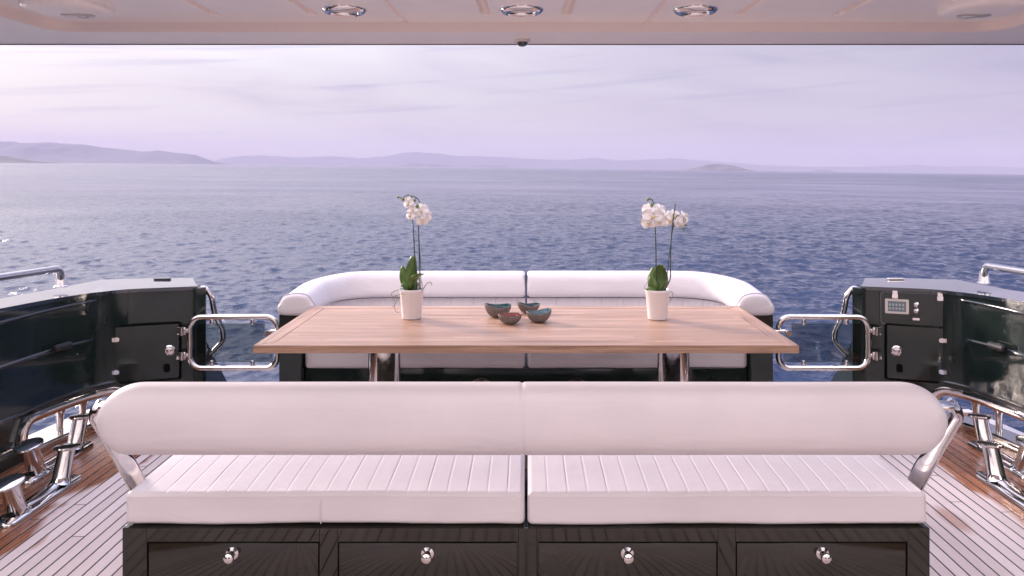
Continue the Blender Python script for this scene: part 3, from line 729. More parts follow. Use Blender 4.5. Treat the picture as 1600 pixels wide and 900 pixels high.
def seat(bm, x0, x1, y0, y1, z0, z1, pitch, r=0.022, seed=1, sag=0.0):
    """upholstered cushion: rounded block with stitched grooves running fore and aft on its top"""
    w, h = y1-y0, z1-z0; n = int((x1-x0)/0.0031); R = []
    ex = [0, 0.002, 0.005, 0.010, 0.016, r]
    xs = sorted(set([round(x0+e, 5) for e in ex]+[round(x1-e, 5) for e in ex]+[round(x0+r+(x1-x0-2*r)*k/n, 5) for k in range(1, n)]))
    o = []
    for cx, cy, a0 in ((w/2-r, h/2-r, 0), (-w/2+r, h/2-r, 90), (-w/2+r, -h/2+r, 180), (w/2-r, -h/2+r, 270)):
        for k in range(6):
            a = math.radians(a0+90*k/5); o.append((cx, cy, math.cos(a), math.sin(a)))
        if a0 == 0:
            for k in range(1, 12): o.append((w/2-r-(w-2*r)*k/12, h/2-r, 0, 1))
        if a0 == 90:
            for k in range(1, 4): o.append((-w/2+r, h/2-r-(h-2*r)*k/4, -1, 0))
        if a0 == 180:
            for k in range(1, 4): o.append((-w/2+r+(w-2*r)*k/4, -h/2+r, 0, -1))
    for x in xs:
        d = min(x-x0, x1-x); e = r-math.sqrt(max(0, r*r-(r-d)**2)) if d < r else 0
        ph = abs((((x-x0)/pitch) % 1)-0.5)*2; g = max(0, (ph-0.90)/0.10)**1.2
        ring = []
        for cx, cy, nx, ny in o:
            y = cx+(r-e)*nx; z = cy+(r-e)*ny
            if ny > 0.25:
                fy = 1-min(1, max(0, (abs(cx)-(w/2-r-0.01))/0.02))*0.75
                crown = 0.010*(1-(2*cx/w)**4)*(1-(2*(x-(x0+x1)/2)/(x1-x0))**6)
                z += ny*(crown-0.0026*g*fy)
            wob = 0.004*noise.noise(Vector((x*2.3, cx*3, seed)))+0.0015*noise.noise(Vector((x*11, cx*9+cy*20, seed+5)))
            if ny < -0.3: wob += 0.005*noise.noise(Vector((x*3.1, 4.2, seed)))-sag*(0.5+0.5*math.sin(x*1.9+seed))
            ring.append((x, (y0+y1)/2+y+(0.003*noise.noise(Vector((x*4, cy*12, seed+2))) if nx < -0.3 else 0), (z0+z1)/2+z+wob))
        R.append(ring)
    rings(bm, R)
sofa()

# ------------------------------------------------------------------ dining table
def table():
    t = thing('dining_table', 'long teak dining table with mitred border on polished pedestals', 'table', (0, 4.22, 0))
    X0, X1, Y0, Y1, Z0, Z1, bw = -1.313, 1.313, 3.69, 4.75, 0.708, 0.745, 0.085
    bm = B(); box(bm, X0+bw+0.001, X1-bw-0.001, Y0+bw+0.001, Y1-bw-0.001, Z0+0.004, Z1-0.0006, 0.001, 1); put('top_boards', bm, M['wood_x'], t)
    def board(pts, mat):
        bm = B(); rings(bm, [[(x, y, z) for x, y in pts] for z in (Z0, Z1)]); 
        bmesh.ops.bevel(bm, geom=list(bm.edges), offset=0.0022, segments=2, affect='EDGES'); put('edge_board', bm, mat, t)
    g = 0.0006
    board([(X0+g, Y0), (X1-g, Y0), (X1-bw-g, Y0+bw), (X0+bw+g, Y0+bw)], M['wood_x'])
    board([(X0+g, Y1), (X1-g, Y1), (X1-bw-g, Y1-bw), (X0+bw+g, Y1-bw)], M['wood_x'])
    for s, XX in ((1, X0), (-1, X1)):
        board([(XX, Y0+g), (XX, Y1-g), (XX+s*bw, Y1-bw-g), (XX+s*bw, Y0+bw+g)], M['wood_y'])
    for x in (-0.775, 0.805):
        for dy in (-0.0,):
            bm = B(); yc = 4.2
            # oval polished column: two tubes joined by a bowed web
            R = []
            for z in (0.02, 0.70):
                ring = []
                for k in range(48):
                    a = 2*math.pi*k/48; ca, sa = math.cos(a), math.sin(a)
                    ring.append((x+0.088*(abs(ca)**0.9)*(1 if ca > 0 else -1), yc+0.058*sa, z))
                R.append(ring)
            rings(bm, R); put('pedestal', bm, M['chrome'], t, auto=60)
        bm = B(); box(bm, x-0.16, x+0.16, yc-0.2, yc+0.2, 0.001, 0.019, 0.005); put('foot_plate', bm, M['chrome'], t)
        bm = B(); box(bm, x-0.14, x+0.14, yc-0.25, yc+0.25, 0.701, 0.7075, 0.002); put('mounting_plate', bm, M['chrome'], t)
table()

# ------------------------------------------------------------------ bench in front
def bench():
    t = thing('bench', 'white padded bench nearest the viewer with roll backrest and four dark drawers', 'bench', (0, 2.95, 0))
    X, y0, y1, zt = 1.42, 2.70, 3.24, 0.333
    # carcass with a recessed front behind the drawers
    bm = B(); f = 0.018
    xs = [(-1.334, -0.727), (-0.663, -0.027), (0.038, 0.675), (0.738, 1.342)]
    box(bm, -X, X, y0+f+0.004, y1, 0.0, zt-0.001, 0.003)
    zb, zh = 0.05, 0.284
    cols = [-X]+[v for p in xs for v in p]+[X]
    for k in range(0, len(cols), 2): box(bm, cols[k], cols[k+1], y0, y0+f+0.0035, 0.004, zt, 0.002, 1)
    for a, b in xs:
        box(bm, a-0.001, b+0.001, y0+0.0005, y0+f+0.003, zh, zt-0.0005, 0.0015, 1); box(bm, a-0.001, b+0.001, y0+0.0005, y0+f+0.003, 0.005, zb, 0.0015, 1)
    put('cabinet', bm, M['base'], t, auto=30)
    kx = [(363-822)*0.00225, (668-822)*0.00225, (980-822)*0.00225, (1285-822)*0.00225]
    for (a, b), kk in zip(xs, kx):
        bm = B(); box(bm, a+0.005, b-0.005, y0+0.004, y0+f, zb+0.004, zh-0.005, 0.002, 2); d = put('drawer', bm, M['base'], t, auto=30)
        bm = B(); lathe(bm, [(0, 0.001), (0.022, 0.001), (0.022, -0.006), (0.012, -0.010), (0.009, -0.020), (0.012, -0.026), (0.0175, -0.034), (0.0165, -0.044), (0.009, -0.050), (0, -0.051)], (kk, y0+0.004, 0.244), 28, 'y')
        put('knob', bm, M['chrome'], d)
    for s in (-1, 1):
        bm = B(); a, b = (0.005, 1.418)
        seat(bm, min(s*a, s*b), max(s*a, s*b), 2.712, 3.25, 0.338, 0.452, 0.0712, 0.018, seed=s*7+20, sag=0.003); c = put('seat_cushion', bm, M['vinyl'], t, auto=60)
        bm = B(); P = []
        xs_ = np.linspace(s*a+s*0.012, s*b-s*0.012, 60)
        for x in xs_: P.append((x, 2.7135+0.003*noise.noise(Vector((x*4, 0.4, s*7+22))), 0.437+0.004*noise.noise(Vector((x*2.3, -0.8, s*7+20)))))
        tube(bm, P, 0.0028, 6); put('piping', bm, M['vinyl'], c)
    bm = B(); tube(bm, [(-0.725, 2.7125, 0.432), (-0.726, 2.7105, 0.40), (-0.726, 2.7105, 0.36), (-0.725, 2.714, 0.342)], 0.0022, 6); put('cover_seam', bm, M['vinyl'], t)
    bm = B(); box(bm, -0.003, 0.003, 2.76, 3.22, 0.3345, 0.425); put('cushion_gap_shade', bm, M['gap'], t, smooth=False)  # thin black sheet standing for the shade between the two cushions
    bm = B(); box(bm, -0.006, 0.006, 2.701, 2.704, 0.318, 0.334, 0.001, 1); put('cloth_tab', bm, M['blue'], t)
    # roll backrest
    bm = B(); R = []; yc, zc = 2.585, 0.757; W = 1.410
    xs = [0, 0.0015, 0.004, 0.008, 0.013, 0.019, 0.026, 0.034, 0.043, 0.053, 0.064, 0.076, 0.089, 0.103, 0.118, 0.134, 0.150, 0.17, 0.20]
    xx = [-W+v for v in xs]+list(np.linspace(-W+0.24, -0.03, 45))+[-0.016, -0.009, -0.004, 0.0, 0.004, 0.009, 0.016]+list(np.linspace(0.03, W-0.24, 45))+[W-v for v in xs[::-1]]
    for x in xx:
        d = W-abs(x)
        def es(r, p=2.05):
            k = min(1, d/r); return max(0.02, (1-(1-k)**p)**(1/p))
        sct, scb, sc = es(0.145, 2.15), es(0.095), es(0.085)
        sm = 0.003*math.exp(-(x/0.005)**2)
        ring = []
        for q in range(40):
            a = 2*math.pi*q/40; ca, sa = math.cos(a), math.sin(a)
            yy = 0.080*(abs(ca)**0.9)*(1 if ca > 0 else -1)*(0.45+0.55*sc); zz = 0.122*(abs(sa)**0.88)*(sct if sa > 0 else -scb)
            zz *= 1.0+0.012*noise.noise(Vector((x*1.6, 0, 3.3)))
            yy += -0.18*zz*0.35
            nrm = 1-sm/0.1
            ring.append((x-0.013, yc+yy*nrm+0.002*noise.noise(Vector((x*3, zz*8, 1))), zc+zz*nrm))
        R.append(ring)
    rings(bm, R); put('roll_backrest', bm, M['vinyl'], t, auto=60)
    for s in (-1, 1):
        bm = B(); C = [(1.455, 2.99, 0.20), (1.460, 2.94, 0.33), (1.468, 2.87, 0.45), (1.480, 2.76, 0.60), (1.492, 2.69, 0.70), (1.496, 2.655, 0.752), (1.470, 2.63, 0.785), (1.395, 2.615, 0.790)]
        C = smooth_path(C, 0.05, 4); R = []
        for i, p in enumerate(C):
            tt = (C[min(i+1, len(C)-1)]-C[max(i-1, 0)]).normalized(); side = Vector((1, 0, 0)) if abs(tt.x) < 0.6 else Vector((0, 0, 1))
            n1 = tt.cross(Vector((1, 0, 0))); n1 = n1.normalized() if n1.length > 0.3 else Vector((0, 1, 0)); n2 = tt.cross(n1).normalized()
            wd = 0.030+0.016*math.exp(-((p.z-0.45)/0.12)**2)
            R.append([Vector((s*q.x, q.y, q.z)) for q in [p+n1*wd*math.cos(2*math.pi*k/20)+n2*0.015*math.sin(2*math.pi*k/20) for k in range(20)]])
        rings(bm, R); lathe(bm, [(0, s*0.0), (0.045, s*0.0), (0.045, s*0.028), (0.03, s*0.036), (0, s*0.036)], (s*1.421, 2.99, 0.21), 28, 'x')
        put('backrest_arm', bm, M['chrome'], t, auto=60)
bench()

# ------------------------------------------------------------------ mooring bollards
def bollard(xc, ya, yb, label, skew):
    t = thing('mooring_bollard', label, 'bollard', (xc, (ya+yb)/2, 0), 'steel mooring bollards on the side decks')
    bm = B(); L_ = yb-ya
    R = []
    for z, sh in ((0.001, 0.0), (0.012, 0.0), (0.018, 0.006)):
        R.append([(xc+a, (ya+yb)/2+b, z) for a, b in rrect(0.115-2*sh, L_-2*sh, 0.045-sh, 6)])
    rings(bm, R)
    R = []
    for k in range(13):      # raised spine between the posts
        f = k/12; y = ya+0.07+(L_-0.14)*f; h = 0.020+0.016*(abs(2*f-1)**2)
        R.append([(xc+0.030*math.cos(q*math.pi/8), y, 0.014+h*math.sin(q*math.pi/8)) for q in range(9)])
    rings(bm, R); put('base_plate', bm, M['chrome'], t, auto=50)
    for y, d in ((ya+0.125, -1), (yb-0.125, 1)):
        bm = B(); c0 = Vector((xc, y, 0.012)); c1 = Vector((xc, y+d*0.062, 0.176))
        P = [c0, c0.lerp(c1, .06), c0.lerp(c1, .2), c0.lerp(c1, .8), c1]
        tube(bm, P, 0.03, 28, rs=[0.058, 0.047, 0.042, 0.040, 0.041]); p = put('post', bm, M['chrome'], t, auto=60)
        bm = B(); n = (c1-c0).normalized(); rot = Vector((0, 0, 1)).rotation_difference((Vector((0, 0, 1))*1.6+n).normalized()).to_matrix()
        R = []
        for r, h in ((0.6, -0.010), (0.95, -0.004), (1.0, 0.003), (0.97, 0.008), (0.80, 0.0115), (0.02, 0.0135)):
            R.append([c1+rot @ Vector((0.060*r*math.cos(k*math.pi/18), 0.078*r*math.sin(k*math.pi/18)*(-1), h)) for k in range(36)])
        rings(bm, R); put('cap', bm, M['chrome'], p, auto=50)
bollard(-2.335, 3.40, 3.97, 'polished double mooring bollard on the left deck, nearer the bench', 0)
bollard(-2.545, 3.87, 4.45, 'polished double mooring bollard hard against the left bulwark opening', 0)
bollard(2.385, 3.44, 4.01, 'polished double mooring bollard on the right deck, nearer the bench', 0)
bollard(2.60, 3.90, 4.46, 'polished double mooring bollard hard against the right bulwark opening', 0)

# ------------------------------------------------------------------ bowls
def bowl(x, y, R0, H0, amp, ph, mat, label, tilt=0.0):
    z0 = 0.7455; t = thing('bowl', label, 'bowl', (x, y, z0), 'small ceramic bowls on the table')
    seg = 56
    def rim(th): return H0*(1+amp*math.cos(2*(th-ph))+tilt*math.cos(th-ph))
    def ring(f, inset, zo=0.0):
        o = []
        for k in range(seg):
            th = 2*math.pi*k/seg; h = rim(th); rad = (0.34+0.66*math.sin(f*math.pi/2)**0.85)*R0 if f > 0 else 0.34*R0
            rad *= 1+0.03*math.cos(2*(th-ph)+0.7)
            o.append((x+(rad-inset)*math.cos(th), y+(rad-inset)*0.93*math.sin(th), z0+h*(1-math.cos(f*math.pi/2))**0.75+zo))
        return o
    bm = B(); th_ = 0.0042; fs = [0, 0.15, 0.3, 0.45, 0.6, 0.72, 0.84, 0.93, 1.0]
    rings(bm, [[(x+0.3*R0*math.cos(2*math.pi*k/seg), y+0.28*R0*math.sin(2*math.pi*k/seg), z0) for k in range(seg)]]+[ring(f, 0) for f in fs]+[ring(1, th_*0.4, 0.0015), ring(1, th_*0.9, 0.0006)], cap=False)
    bm.faces.new([v for v in list(bm.verts)[:seg]][::-1]); put('outer_shell', bm, M['clay'], t, auto=60)
    bm = B(); rings(bm, [ring(1, th_*0.9, 0.0005)]+[ring(f, th_, 0.005*(1-f)) for f in fs[::-1]], cap=False)
    bm.verts.ensure_lookup_table(); n = len(bm.verts); bm.faces.new([bm.verts[i] for i in range(n-seg, n)]); put('glaze', bm, mat, t, auto=60)
bowl(-0.162, 4.40, 0.076, 0.068, 0.12, 0.2, M['teal'], 'largest clay bowl, teal glazed inside, leftmost of the group', -0.05)
bowl(-0.088, 4.21, 0.064, 0.050, 0.04, 0.5, M['red'], 'small pale clay bowl with red glaze inside', 0.0)
bowl(0.014, 4.52, 0.066, 0.054, 0.16, 0.2, M['darkglaze'], 'clay bowl with dark inside, behind the other three', -0.10)
bowl(0.071, 4.26, 0.069, 0.058, 0.12, 0.25, M['blue'], 'brown clay bowl with blue-grey glaze, rightmost of the group', 0.12)

# ------------------------------------------------------------------ orchids
def petal(bm, c, right, up, fwd, ang, ln, wd, cup, mi=0, round_=0.75, nu=7, nv=6):
    d = right*math.cos(ang)+up*math.sin(ang); sd_ = up*math.cos(ang)-right*math.sin(ang); G = []
    for i in range(nu+1):
        u = i/nu; wv = wd*(math.sin(math.pi*min(1, u**round_*0.97+0.03)))**0.7
        row = []
        for j in range(nv+1):
            v = -1+2*j/nv
            row.append(bm.verts.new(c+d*ln*u+sd_*wv*0.5*v+fwd*(cup*(4*u*(1-u)*0.5-0.7*u*u)+0.10*wd*v*v-0.04*wd*math.sin(v*5+ang*3)*u)))
        G.append(row)
    for i in range(nu):
        for j in range(nv):
            f = bm.faces.new((G[i][j], G[i+1][j], G[i+1][j+1], G[i][j+1])); f.material_index = mi
def flower(parent, c, fwd, size, roll=0.0):
    size *= 1.25; fwd = Vector(fwd).normalized(); up = Vector((0, 0, 1)); right = up.cross(fwd).normalized(); up = fwd.cross(right)
    c = Vector(c); bm = B(); r = size/2
    for a in (90, 218, 322): petal(bm, c-fwd*0.002, right, up, fwd, math.radians(a+roll), r*0.98, r*0.78, r*0.16, round_=0.8)
    for a in (8, 172): petal(bm, c+fwd*0.002, right, up, fwd, math.radians(a+roll), r*1.02, r*1.22, r*0.20, round_=0.95)
    petal(bm, c+fwd*0.005, right, up, fwd, math.radians(270+roll), r*0.42, r*0.30, r*0.55, mi=1)
    for a in (230, 310): petal(bm, c+fwd*0.004, right, up, fwd, math.radians(a+roll), r*0.26, r*0.22, r*0.6, mi=1)
    r_ = bmesh.ops.create_icosphere(bm, subdivisions=2, radius=r*0.10, matrix=Matrix.Translation(c+fwd*0.006))
    o = put('flower', bm, [M['petal'], M['lip']], parent, auto=80)
    sm = o.modifiers.new('thickness', 'SOLIDIFY'); sm.thickness = 0.0006
def leaf(parent, base, tip, width, bend, twist=0.0, fold=0.25):
    base, tip = Vector(base), Vector(tip); d = tip-base; side = d.cross(Vector((0, 1, 0)))
    if side.length < 1e-4: side = Vector((1, 0, 0))
    side.normalize(); nr = side.cross(d).normalized(); q = Matrix.Rotation(twist, 3, d.normalized()); side = q @ side; nr = q @ nr
    bm = B(); G = []
    for i in range(15):
        u = i/14; wv = width*(math.sin(math.pi*min(1, 0.10+0.86*u**0.9))**0.65); row = []
        for j in range(7):
            v = -1+2*j/6; row.append(bm.verts.new(base+d*u+Vector(bend)*math.sin(math.pi*u)+side*wv*0.5*v+nr*(fold*width*abs(v)**1.3*0.6)))
        G.append(row)
    for i in range(14):
        for j in range(6):
            f = bm.faces.new((G[i][j], G[i+1][j], G[i+1][j+1], G[i][j+1])); f.material_index = 1 if False else 0
    o = put('leaf', bm, [M['leaf']], parent, auto=80)
    sm = o.modifiers.new('thickness', 'SOLIDIFY'); sm.thickness = 0.002
def pot(t, x, y):
    z = 0.7455
    bm = B(); lathe(bm, [(0.0, 0.0), (0.048, 0.0), (0.053, 0.002), (0.055, 0.008), (0.067, 0.150), (0.0695, 0.153), (0.0695, 0.166), (0.068, 0.1685), (0.0655, 0.166), (0.063, 0.140), (0.0, 0.138)], (x, y, z), 48)
    put('pot', bm, M['ceramic'], t, auto=40)
    bm = B()
    for k in range(60):
        a = random.uniform(0, 6.28); r = 0.049*math.sqrt(random.random())
        mt = Matrix.Translation((x+r*math.cos(a), y+r*math.sin(a), z+0.148+random.uniform(-0.006, 0.010))) @ Matrix.Rotation(random.uniform(0, 3), 4, Vector((random.random(), random.random(), random.random()+0.1))) @ Matrix.Diagonal((1.6, 1.0, 0.5, 1))
        bmesh.ops.create_cube(bm, size=random.uniform(0.008, 0.016), matrix=mt)
    put('bark_chips', bm, M['bark'], t, smooth=False)
def curve_pts(P, n=10):
    """Catmull-Rom through the points"""
    P = [Vector(p) for p in P]; Q = [P[0]*2-P[1]]+P+[P[-1]*2-P[-2]]; o = []
    for i in range(1, len(Q)-2):
        for k in range(n):
            u = k/n; a, b, c, d = Q[i-1], Q[i], Q[i+1], Q[i+2]
            o.append(0.5*((2*b)+(c-a)*u+(2*a-5*b+4*c-d)*u*u+(3*b-a-3*c+d)*u**3))
    return o+[P[-1]]
def stem(parent, P, r0=0.0034, r1=0.0018):
    C = curve_pts(P, 8); bm = B(); tube(bm, C, r0, 8, rs=[r0+(r1-r0)*i/(len(C)-1) for i in range(len(C))])
    for k in range(3, len(C)-6, 9):
        bmesh.ops.create_icosphere(bm, subdivisions=1, radius=r0*1.5, matrix=Matrix.Translation(C[k]))
    return put('flower_stem', bm, M['stem'], parent, auto=60)
def bud(parent, c, r):
    bm = B(); bmesh.ops.create_icosphere(bm, subdivisions=2, radius=r, matrix=Matrix.Translation(c) @ Matrix.Diagonal((1, 1, 1.35, 1))); put('bud', bm, M['leaf_light'], parent)
K = 4.36/1200
def ip(px, py, Yd, y0=4.36):   # reading of the photo turned into a place on the plant's plane
    return Vector(((px-822)*(Yd/1200), Yd, 1.6-(py-262)*(Yd/1200)))
def orchid1():
    x, y = -0.650, 4.36; t = thing('potted_orchid', 'white orchid in white pot left of the bowls, tall pointed leaf, drooping bud tip', 'orchid', (x, y, 0.7455), 'white orchids on the table')
    pot(t, x, y)
    base = Vector((x, y, 0.89))
    leaf(t, base+Vector((0.0, 0.01, 0)), ip(646, 400, y+0.0), 0.072, (-0.008, 0, 0), 0.25, 0.3)
    leaf(t, base+Vector((-0.01, 0.0, 0)), ip(628, 416, y+0.01), 0.055, (-0.012, 0, 0), -0.3, 0.2)
    leaf(t, base+Vector((0.0, -0.01, 0.02)), ip(661, 429, y-0.09), 0.058, (-0.004, -0.02, 0.025), 0.9, 0.3)
    leaf(t, base+Vector((0.0, 0.0, 0.02)), ip(627, 446, y-0.05), 0.035, (0, 0, 0.015), 0.8, 0.3)
    leaf(t, base+Vector((0.01, 0.0, 0)), ip(656, 444, y+0.10), 0.05, (0, 0, 0.03), 0.5, 0.3)
    s1 = stem(t, [ip(655, 457, y), ip(655, 400, y), ip(654, 352, y), ip(656, 318, y), ip(648, 308, y-0.02), ip(637, 305, y-0.03), ip(628, 309, y-0.04), ip(622, 308, y-0.05)])
    s2 = stem(t, [ip(652, 457, y+0.01), ip(648, 400, y+0.01), ip(646, 360, y), ip(644, 336, y-0.01), ip(640, 322, y-0.02)], 0.0036)
    s3 = stem(t, [ip(657, 457, y-0.01), ip(657.5, 420, y-0.01), ip(655, 380, y), ip(654, 345, y)], 0.0022, 0.002)
    for px, py, dy, f, sz in ((639, 317, -0.03, (-0.7, -1, 0.1), 0.066), (642, 336, -0.03, (-0.8, -0.9, -0.1), 0.064), (646, 327, -0.045, (-0.4, -1, 0.1), 0.058)):
        flower(s2, ip(px, py, y+dy), f, sz, random.uniform(-12, 12))
    for px, py, dy, f, sz in ((658, 329, -0.03, (0.35, -1, 0.2), 0.074), (666, 338, -0.02, (0.9, -0.8, -0.1), 0.070), (660, 345, -0.04, (0.1, -1, -0.35), 0.062)):
        flower(s1, ip(px, py, y+dy), f, sz, random.uniform(-12, 12))
    for px, py, r in ((622, 308, 0.006), (630, 311, 0.009), (652, 322, 0.010), (648, 313, 0.008), (643, 307, 0.006)): bud(s1, ip(px, py, y-0.055), r)
    bm = B()
    bm = B()
    tube(bm, curve_pts([ip(634, 458, y-0.03), ip(624, 453, y-0.05), ip(613, 457, y-0.07), ip(613, 463, y-0.07), ip(621, 462, y-0.08), ip(619, 472, y-0.09), ip(614, 480, y-0.09)]), 0.0022, 6)
    put('aerial_root', bm, M['root'], t)
    bm = B()
    tube(bm, curve_pts([ip(634, 459, y-0.05), ip(622, 461, y-0.07), ip(616, 468, y-0.08), ip(618, 486, y-0.09), ip(624, 488, y-0.09)]), 0.0014, 6)
    put('aerial_root', bm, M['root'], t)
    bm = B()
    tube(bm, curve_pts([ip(652, 459, y-0.03), ip(660, 453, y-0.03), ip(667, 443, y-0.02), ip(673, 441, y-0.02), ip(675, 446, y-0.02)]), 0.0024, 6)
    put('aerial_root', bm, M['root'], t)
    bm = B()
    tube(bm, curve_pts([ip(654, 457, y+0.02), ip(660, 448, y), ip(658, 438, y)]), 0.0018, 6)
    put('aerial_root', bm, M['root'], t)
def orchid2():
    x, y = 0.742, 4.34; t = thing('potted_orchid', 'white orchid in white pot right of the bowls, broad round leaves, bare upright tip', 'orchid', (x, y, 0.7455), 'white orchids on the table')
    pot(t, x, y); base = Vector((x, y, 0.89))
    leaf(t, base+Vector((0.004, 0.015, 0)), ip(1031, 413, y+0.02), 0.098, (0.006, 0.02, 0), 0.15, -0.2)
    leaf(t, base+Vector((-0.01, -0.02, 0)), ip(1017, 432, y-0.03), 0.055, (-0.006, -0.01, 0), -0.2, 0.2)
    leaf(t, base+Vector((-0.005, 0.02, 0)), ip(1021, 417, y+0.05), 0.055, (-0.015, 0.0, 0), -0.4, 0.2)
    leaf(t, base+Vector((0.01, -0.02, 0)), ip(1044, 440, y-0.05), 0.040, (0.0, -0.01, 0.01), 0.7, 0.3)
    leaf(t, base+Vector((-0.0, -0.02, 0.02)), ip(1010, 452, y-0.05), 0.028, (0.0, -0.01, 0.012), 0.7, 0.3)
    s1 = stem(t, [ip(1025, 457, y-0.02), ip(1025, 400, y-0.02), ip(1024, 360, y-0.01), ip(1023, 340, y), ip(1021, 317, y), ip(1018, 312, y-0.01), ip(1014, 311, y-0.01)], 0.0036)
    s2 = stem(t, [ip(1036, 457, y), ip(1047, 436, y), ip(1047.5, 410, y), ip(1049, 370, y), ip(1053, 335, y), ip(1055.5, 319, y)], 0.0034, 0.0026)
    s3 = stem(t, [ip(1040, 457, y+0.02), ip(1043, 425, y+0.02), ip(1048, 380, y+0.01), ip(1054, 345, y+0.01), ip(1062, 336, y), ip(1072, 344, y-0.01)], 0.0024, 0.0018)
    for px, py, dy, f, sz in ((1020, 337, -0.035, (-0.15, -1, 0.05), 0.098), (1030, 345, -0.025, (0.4, -1, -0.2), 0.082), (1014, 348, -0.02, (-0.5, -1, -0.2), 0.076), (1012, 327, -0.01, (-0.7, -1, 0.2), 0.06), (1029, 329, -0.02, (0.3, -1, 0.3), 0.074)):
        flower(s1, ip(px, py, y+dy), f, sz, random.uniform(-12, 12))
    for px, py, dy, f, sz in ((1047, 343, 0.02, (-0.2, -1, 0.0), 0.088), (1052, 338, 0.02, (0.2, -1, 0.1), 0.07), (1067, 342, 0.0, (0.8, -1, 0.0), 0.076), (1062, 349, 0.01, (0.5, -1, -0.3), 0.056)):
        flower(s3, ip(px, py, y+dy), f, sz, random.uniform(-12, 12))
    for px, py, r in ((1012, 312, 0.007), (1015, 310, 0.006), (1018, 320, 0.009), (1068, 357, 0.008), (1072, 352, 0.006)): bud(s1, ip(px, py, y-0.03), r)
    bm = B()
    bm = B()
    tube(bm, curve_pts([ip(1044, 457, y-0.03), ip(1050, 456, y-0.05), ip(1051, 464, y-0.06), ip(1046, 472, y-0.07)]), 0.0018, 6)
    put('aerial_root', bm, M['root'], t)
    bm = B()
    tube(bm, curve_pts([ip(1012, 455, y-0.03), ip(1007, 449, y-0.04), ip(1012, 440, y-0.04)]), 0.0016, 6)
    put('aerial_root', bm, M['root'], t)
orchid1(); orchid2()

# ------------------------------------------------------------------ hardtop, its fittings and the cabin behind
def roof():
    t = thing('hardtop', 'pale moulded hardtop roof overhanging the deck with recessed ceiling panel', 'roof', (0, 1.5, 2.2))
    xs = sorted(set([round(v, 4) for v in np.arange(-2.35, 2.351, 0.0052)]+[-2.66, -2.5, 2.5, 2.66]))
    ys = [1.6, 1.9, 2.3]+list(np.arange(2.45, 3.33, 0.012))+list(np.arange(3.33, 3.46, 0.0045))+[3.5, 3.6, 3.70, 3.725]  # unseen forward part left off so more daylight reaches deck and ceiling
    def H(x, y):
        ax = abs(x); r = 0.13; HX, HY = 2.085, 3.402
        qx, qy = ax-(HX-r), y-(HY-r)
        sdf = (math.hypot(max(qx, 0), max(qy, 0))+min(max(qx, qy), 0)-r)
        f = min(1, max(0, -sdf/0.028)); z = 0.040*(f*f*(3-2*f))
        for cx, w_ in ((0.168, 0.022), (0.89, 0.022), (1.30, 0.022)):
            dy = max(0, y-3.20); d = math.hypot(ax-cx-0.02*(3.2-y), dy)
            q = min(1, max(0, (w_-d)/0.012)); z += 0.018*q*q*(3-2*q)
        d = abs(ax-0.535-0.01*(3.2-y))
        if y < 3.385: q = min(1, max(0, (0.014-d)/0.008)); z += 0.007*q
        return 2.2+z
    def cove(x, y):  # where recess wall, slots and seams take the painted shade tint
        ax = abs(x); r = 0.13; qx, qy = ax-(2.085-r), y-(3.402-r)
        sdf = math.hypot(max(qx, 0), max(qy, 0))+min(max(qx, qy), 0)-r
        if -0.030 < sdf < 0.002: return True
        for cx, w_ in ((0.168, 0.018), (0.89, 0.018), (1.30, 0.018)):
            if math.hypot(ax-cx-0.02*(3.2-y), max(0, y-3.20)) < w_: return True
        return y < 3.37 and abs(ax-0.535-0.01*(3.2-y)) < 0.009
    bm = B(); V = [[bm.verts.new((x, y, H(x, y))) for y in ys] for x in xs]
    for i in range(len(xs)-1):
        for j in range(len(ys)-1):
            f = bm.faces.new((V[i][j], V[i][j+1], V[i+1][j+1], V[i+1][j]))
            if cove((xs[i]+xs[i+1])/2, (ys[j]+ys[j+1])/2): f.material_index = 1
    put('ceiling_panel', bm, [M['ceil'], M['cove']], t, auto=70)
    bm = B(); box(bm, -2.68, 2.68, 1.58, 3.735, 2.262, 2.40, 0.03, 3); put('roof_shell', bm, M['white'], t)
    bm = B(); box(bm, -2.66, 2.66, 3.726, 3.736, 2.196, 2.2615, 0.003, 1)
    put('edge_trim', bm, M['trim'], t)
    bm = B(); [box(bm, s*2.66, s*2.675, 1.6, 3.72, 2.195, 2.2615, 0.003, 1) for s in (-1, 1)]; put('side_trim', bm, M['white'], t)
    for s in (-1, 1):
        for y in (1.75,):
            bm = B(); box(bm, s*2.60-0.035, s*2.60+0.035, y-0.09, y+0.09, 0.001, 2.198, 0.02, 3); put('roof_post', bm, M['white'], t)
roof()
for k, (x, nm) in enumerate(((-0.735, 'left'), (-0.018, 'middle'), (0.685, 'right'))):
    y = 3.105; z = 2.24
    t = thing('ceiling_light', {'left': 'leftmost of the three round chrome lights in the ceiling', 'middle': 'middle one of the three round chrome ceiling lights, before the dome camera', 'right': 'rightmost of the three round chrome lights in the ceiling'}[nm], 'ceiling light', (x, y, z), 'round chrome ceiling lights')
    bm = B(); lathe(bm, [(0.090, 0.002), (0.090, -0.005), (0.084, -0.010), (0.078, -0.016), (0.066, -0.018), (0.056, -0.010), (0.054, 0.0)], (x, y, z), 48); put('rim', bm, M['chrome'], t, auto=60)
    bm = B(); lathe(bm, [(0, -0.006), (0.03, -0.0058), (0.055, -0.004), (0.055, 0.0), (0, 0.0)], (x, y, z), 40); put('lens', bm, M['lens'], t)
t = thing('dome_camera', 'small dark dome camera under the aft edge of the roof', 'camera', (-0.018, 3.60, 2.2))
bm = B(); lathe(bm, [(0, 0.001), (0.036, 0.001), (0.036, -0.006), (0.030, -0.012), (0, -0.012)], (-0.018, 3.60, 2.2), 32); put('housing', bm, M['silver'], t)
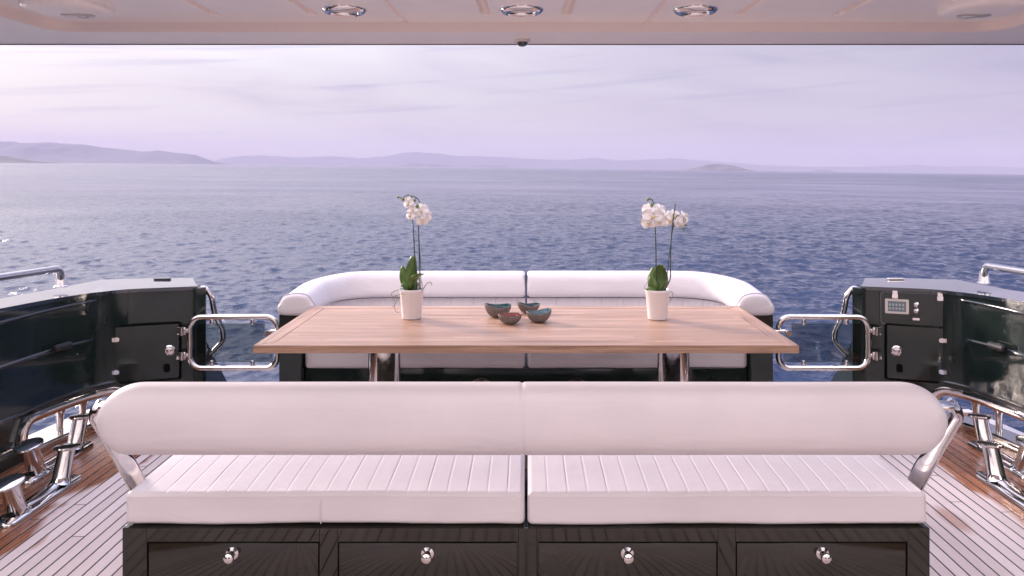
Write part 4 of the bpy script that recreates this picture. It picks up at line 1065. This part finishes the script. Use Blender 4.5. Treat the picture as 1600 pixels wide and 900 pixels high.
bm = B(); lathe(bm, [(0.026, -0.0115), (0.025, -0.020), (0.019, -0.028), (0.010, -0.032), (0, -0.033)], (-0.018, 3.60, 2.2), 32); put('dome', bm, M['smoke'], t)
for s, lab in ((-1, 'oval ceiling hatch with flush latch, far left in the roof'), (1, 'oval ceiling hatch with flush latch, far right in the roof')):
    x = s*1.80; y = 3.02; z = 2.24
    t = thing('ceiling_hatch', lab, 'hatch', (x, y, z), 'ceiling hatches')
    bm = B(); R = []
    for sc, h in ((1.0, 0.002), (1.0, -0.012), (0.96, -0.022), (0.86, -0.028), (0.60, -0.030)):
        R.append([(x+a*sc, y+b*sc, z+h) for a, b in rrect(0.30, 0.30, 0.11, 8)])
    rings(bm, R); put('cover', bm, M['ceil'], t, auto=50)
    bm = B(); R = []
    for sc, h in ((1.0, -0.0295), (1.0, -0.034), (0.9, -0.036)):
        R.append([(x+s*-0.01+a*sc, y+0.05+b*sc, z+h) for a, b in rrect(0.13, 0.055, 0.025, 6)])
    rings(bm, R); lathe(bm, [(0, -0.034), (0.022, -0.034), (0.020, -0.042), (0, -0.044)], (x-s*0.03, y+0.05, z), 20); put('latch', bm, M['silver'], t, auto=40)
t = thing('cabin', 'pale cabin bulkhead with tinted sliding glass doors behind the viewer', 'cabin', (0, -3.0, 0))
bm = B(); box(bm, -2.75, -1.75, -3.10, -3.00, 0.001, 2.19, 0.01); box(bm, 1.75, 2.75, -3.10, -3.00, 0.001, 2.19, 0.01); box(bm, -1.749, 1.749, -3.10, -3.00, 2.0, 2.189, 0.005); put('bulkhead', bm, M['white'], t)
for k in range(4):
    x0 = -1.745+k*0.8725; bm = B(); box(bm, x0+0.03, x0+0.8425, -3.07, -3.055, 0.05, 1.96); p = put('glass_door', bm, M['smoke'], t, smooth=False)
    bm = B()
    for a, b, c, d in ((x0+0.002, x0+0.03, 0.002, 1.998), (x0+0.8425, x0+0.8705, 0.002, 1.998), (x0+0.031, x0+0.8415, 0.002, 0.05), (x0+0.031, x0+0.8415, 1.96, 1.998)): box(bm, a, b, -3.085, -3.035, c, d)
    put('door_frame', bm, M['chrome'], p, smooth=False)
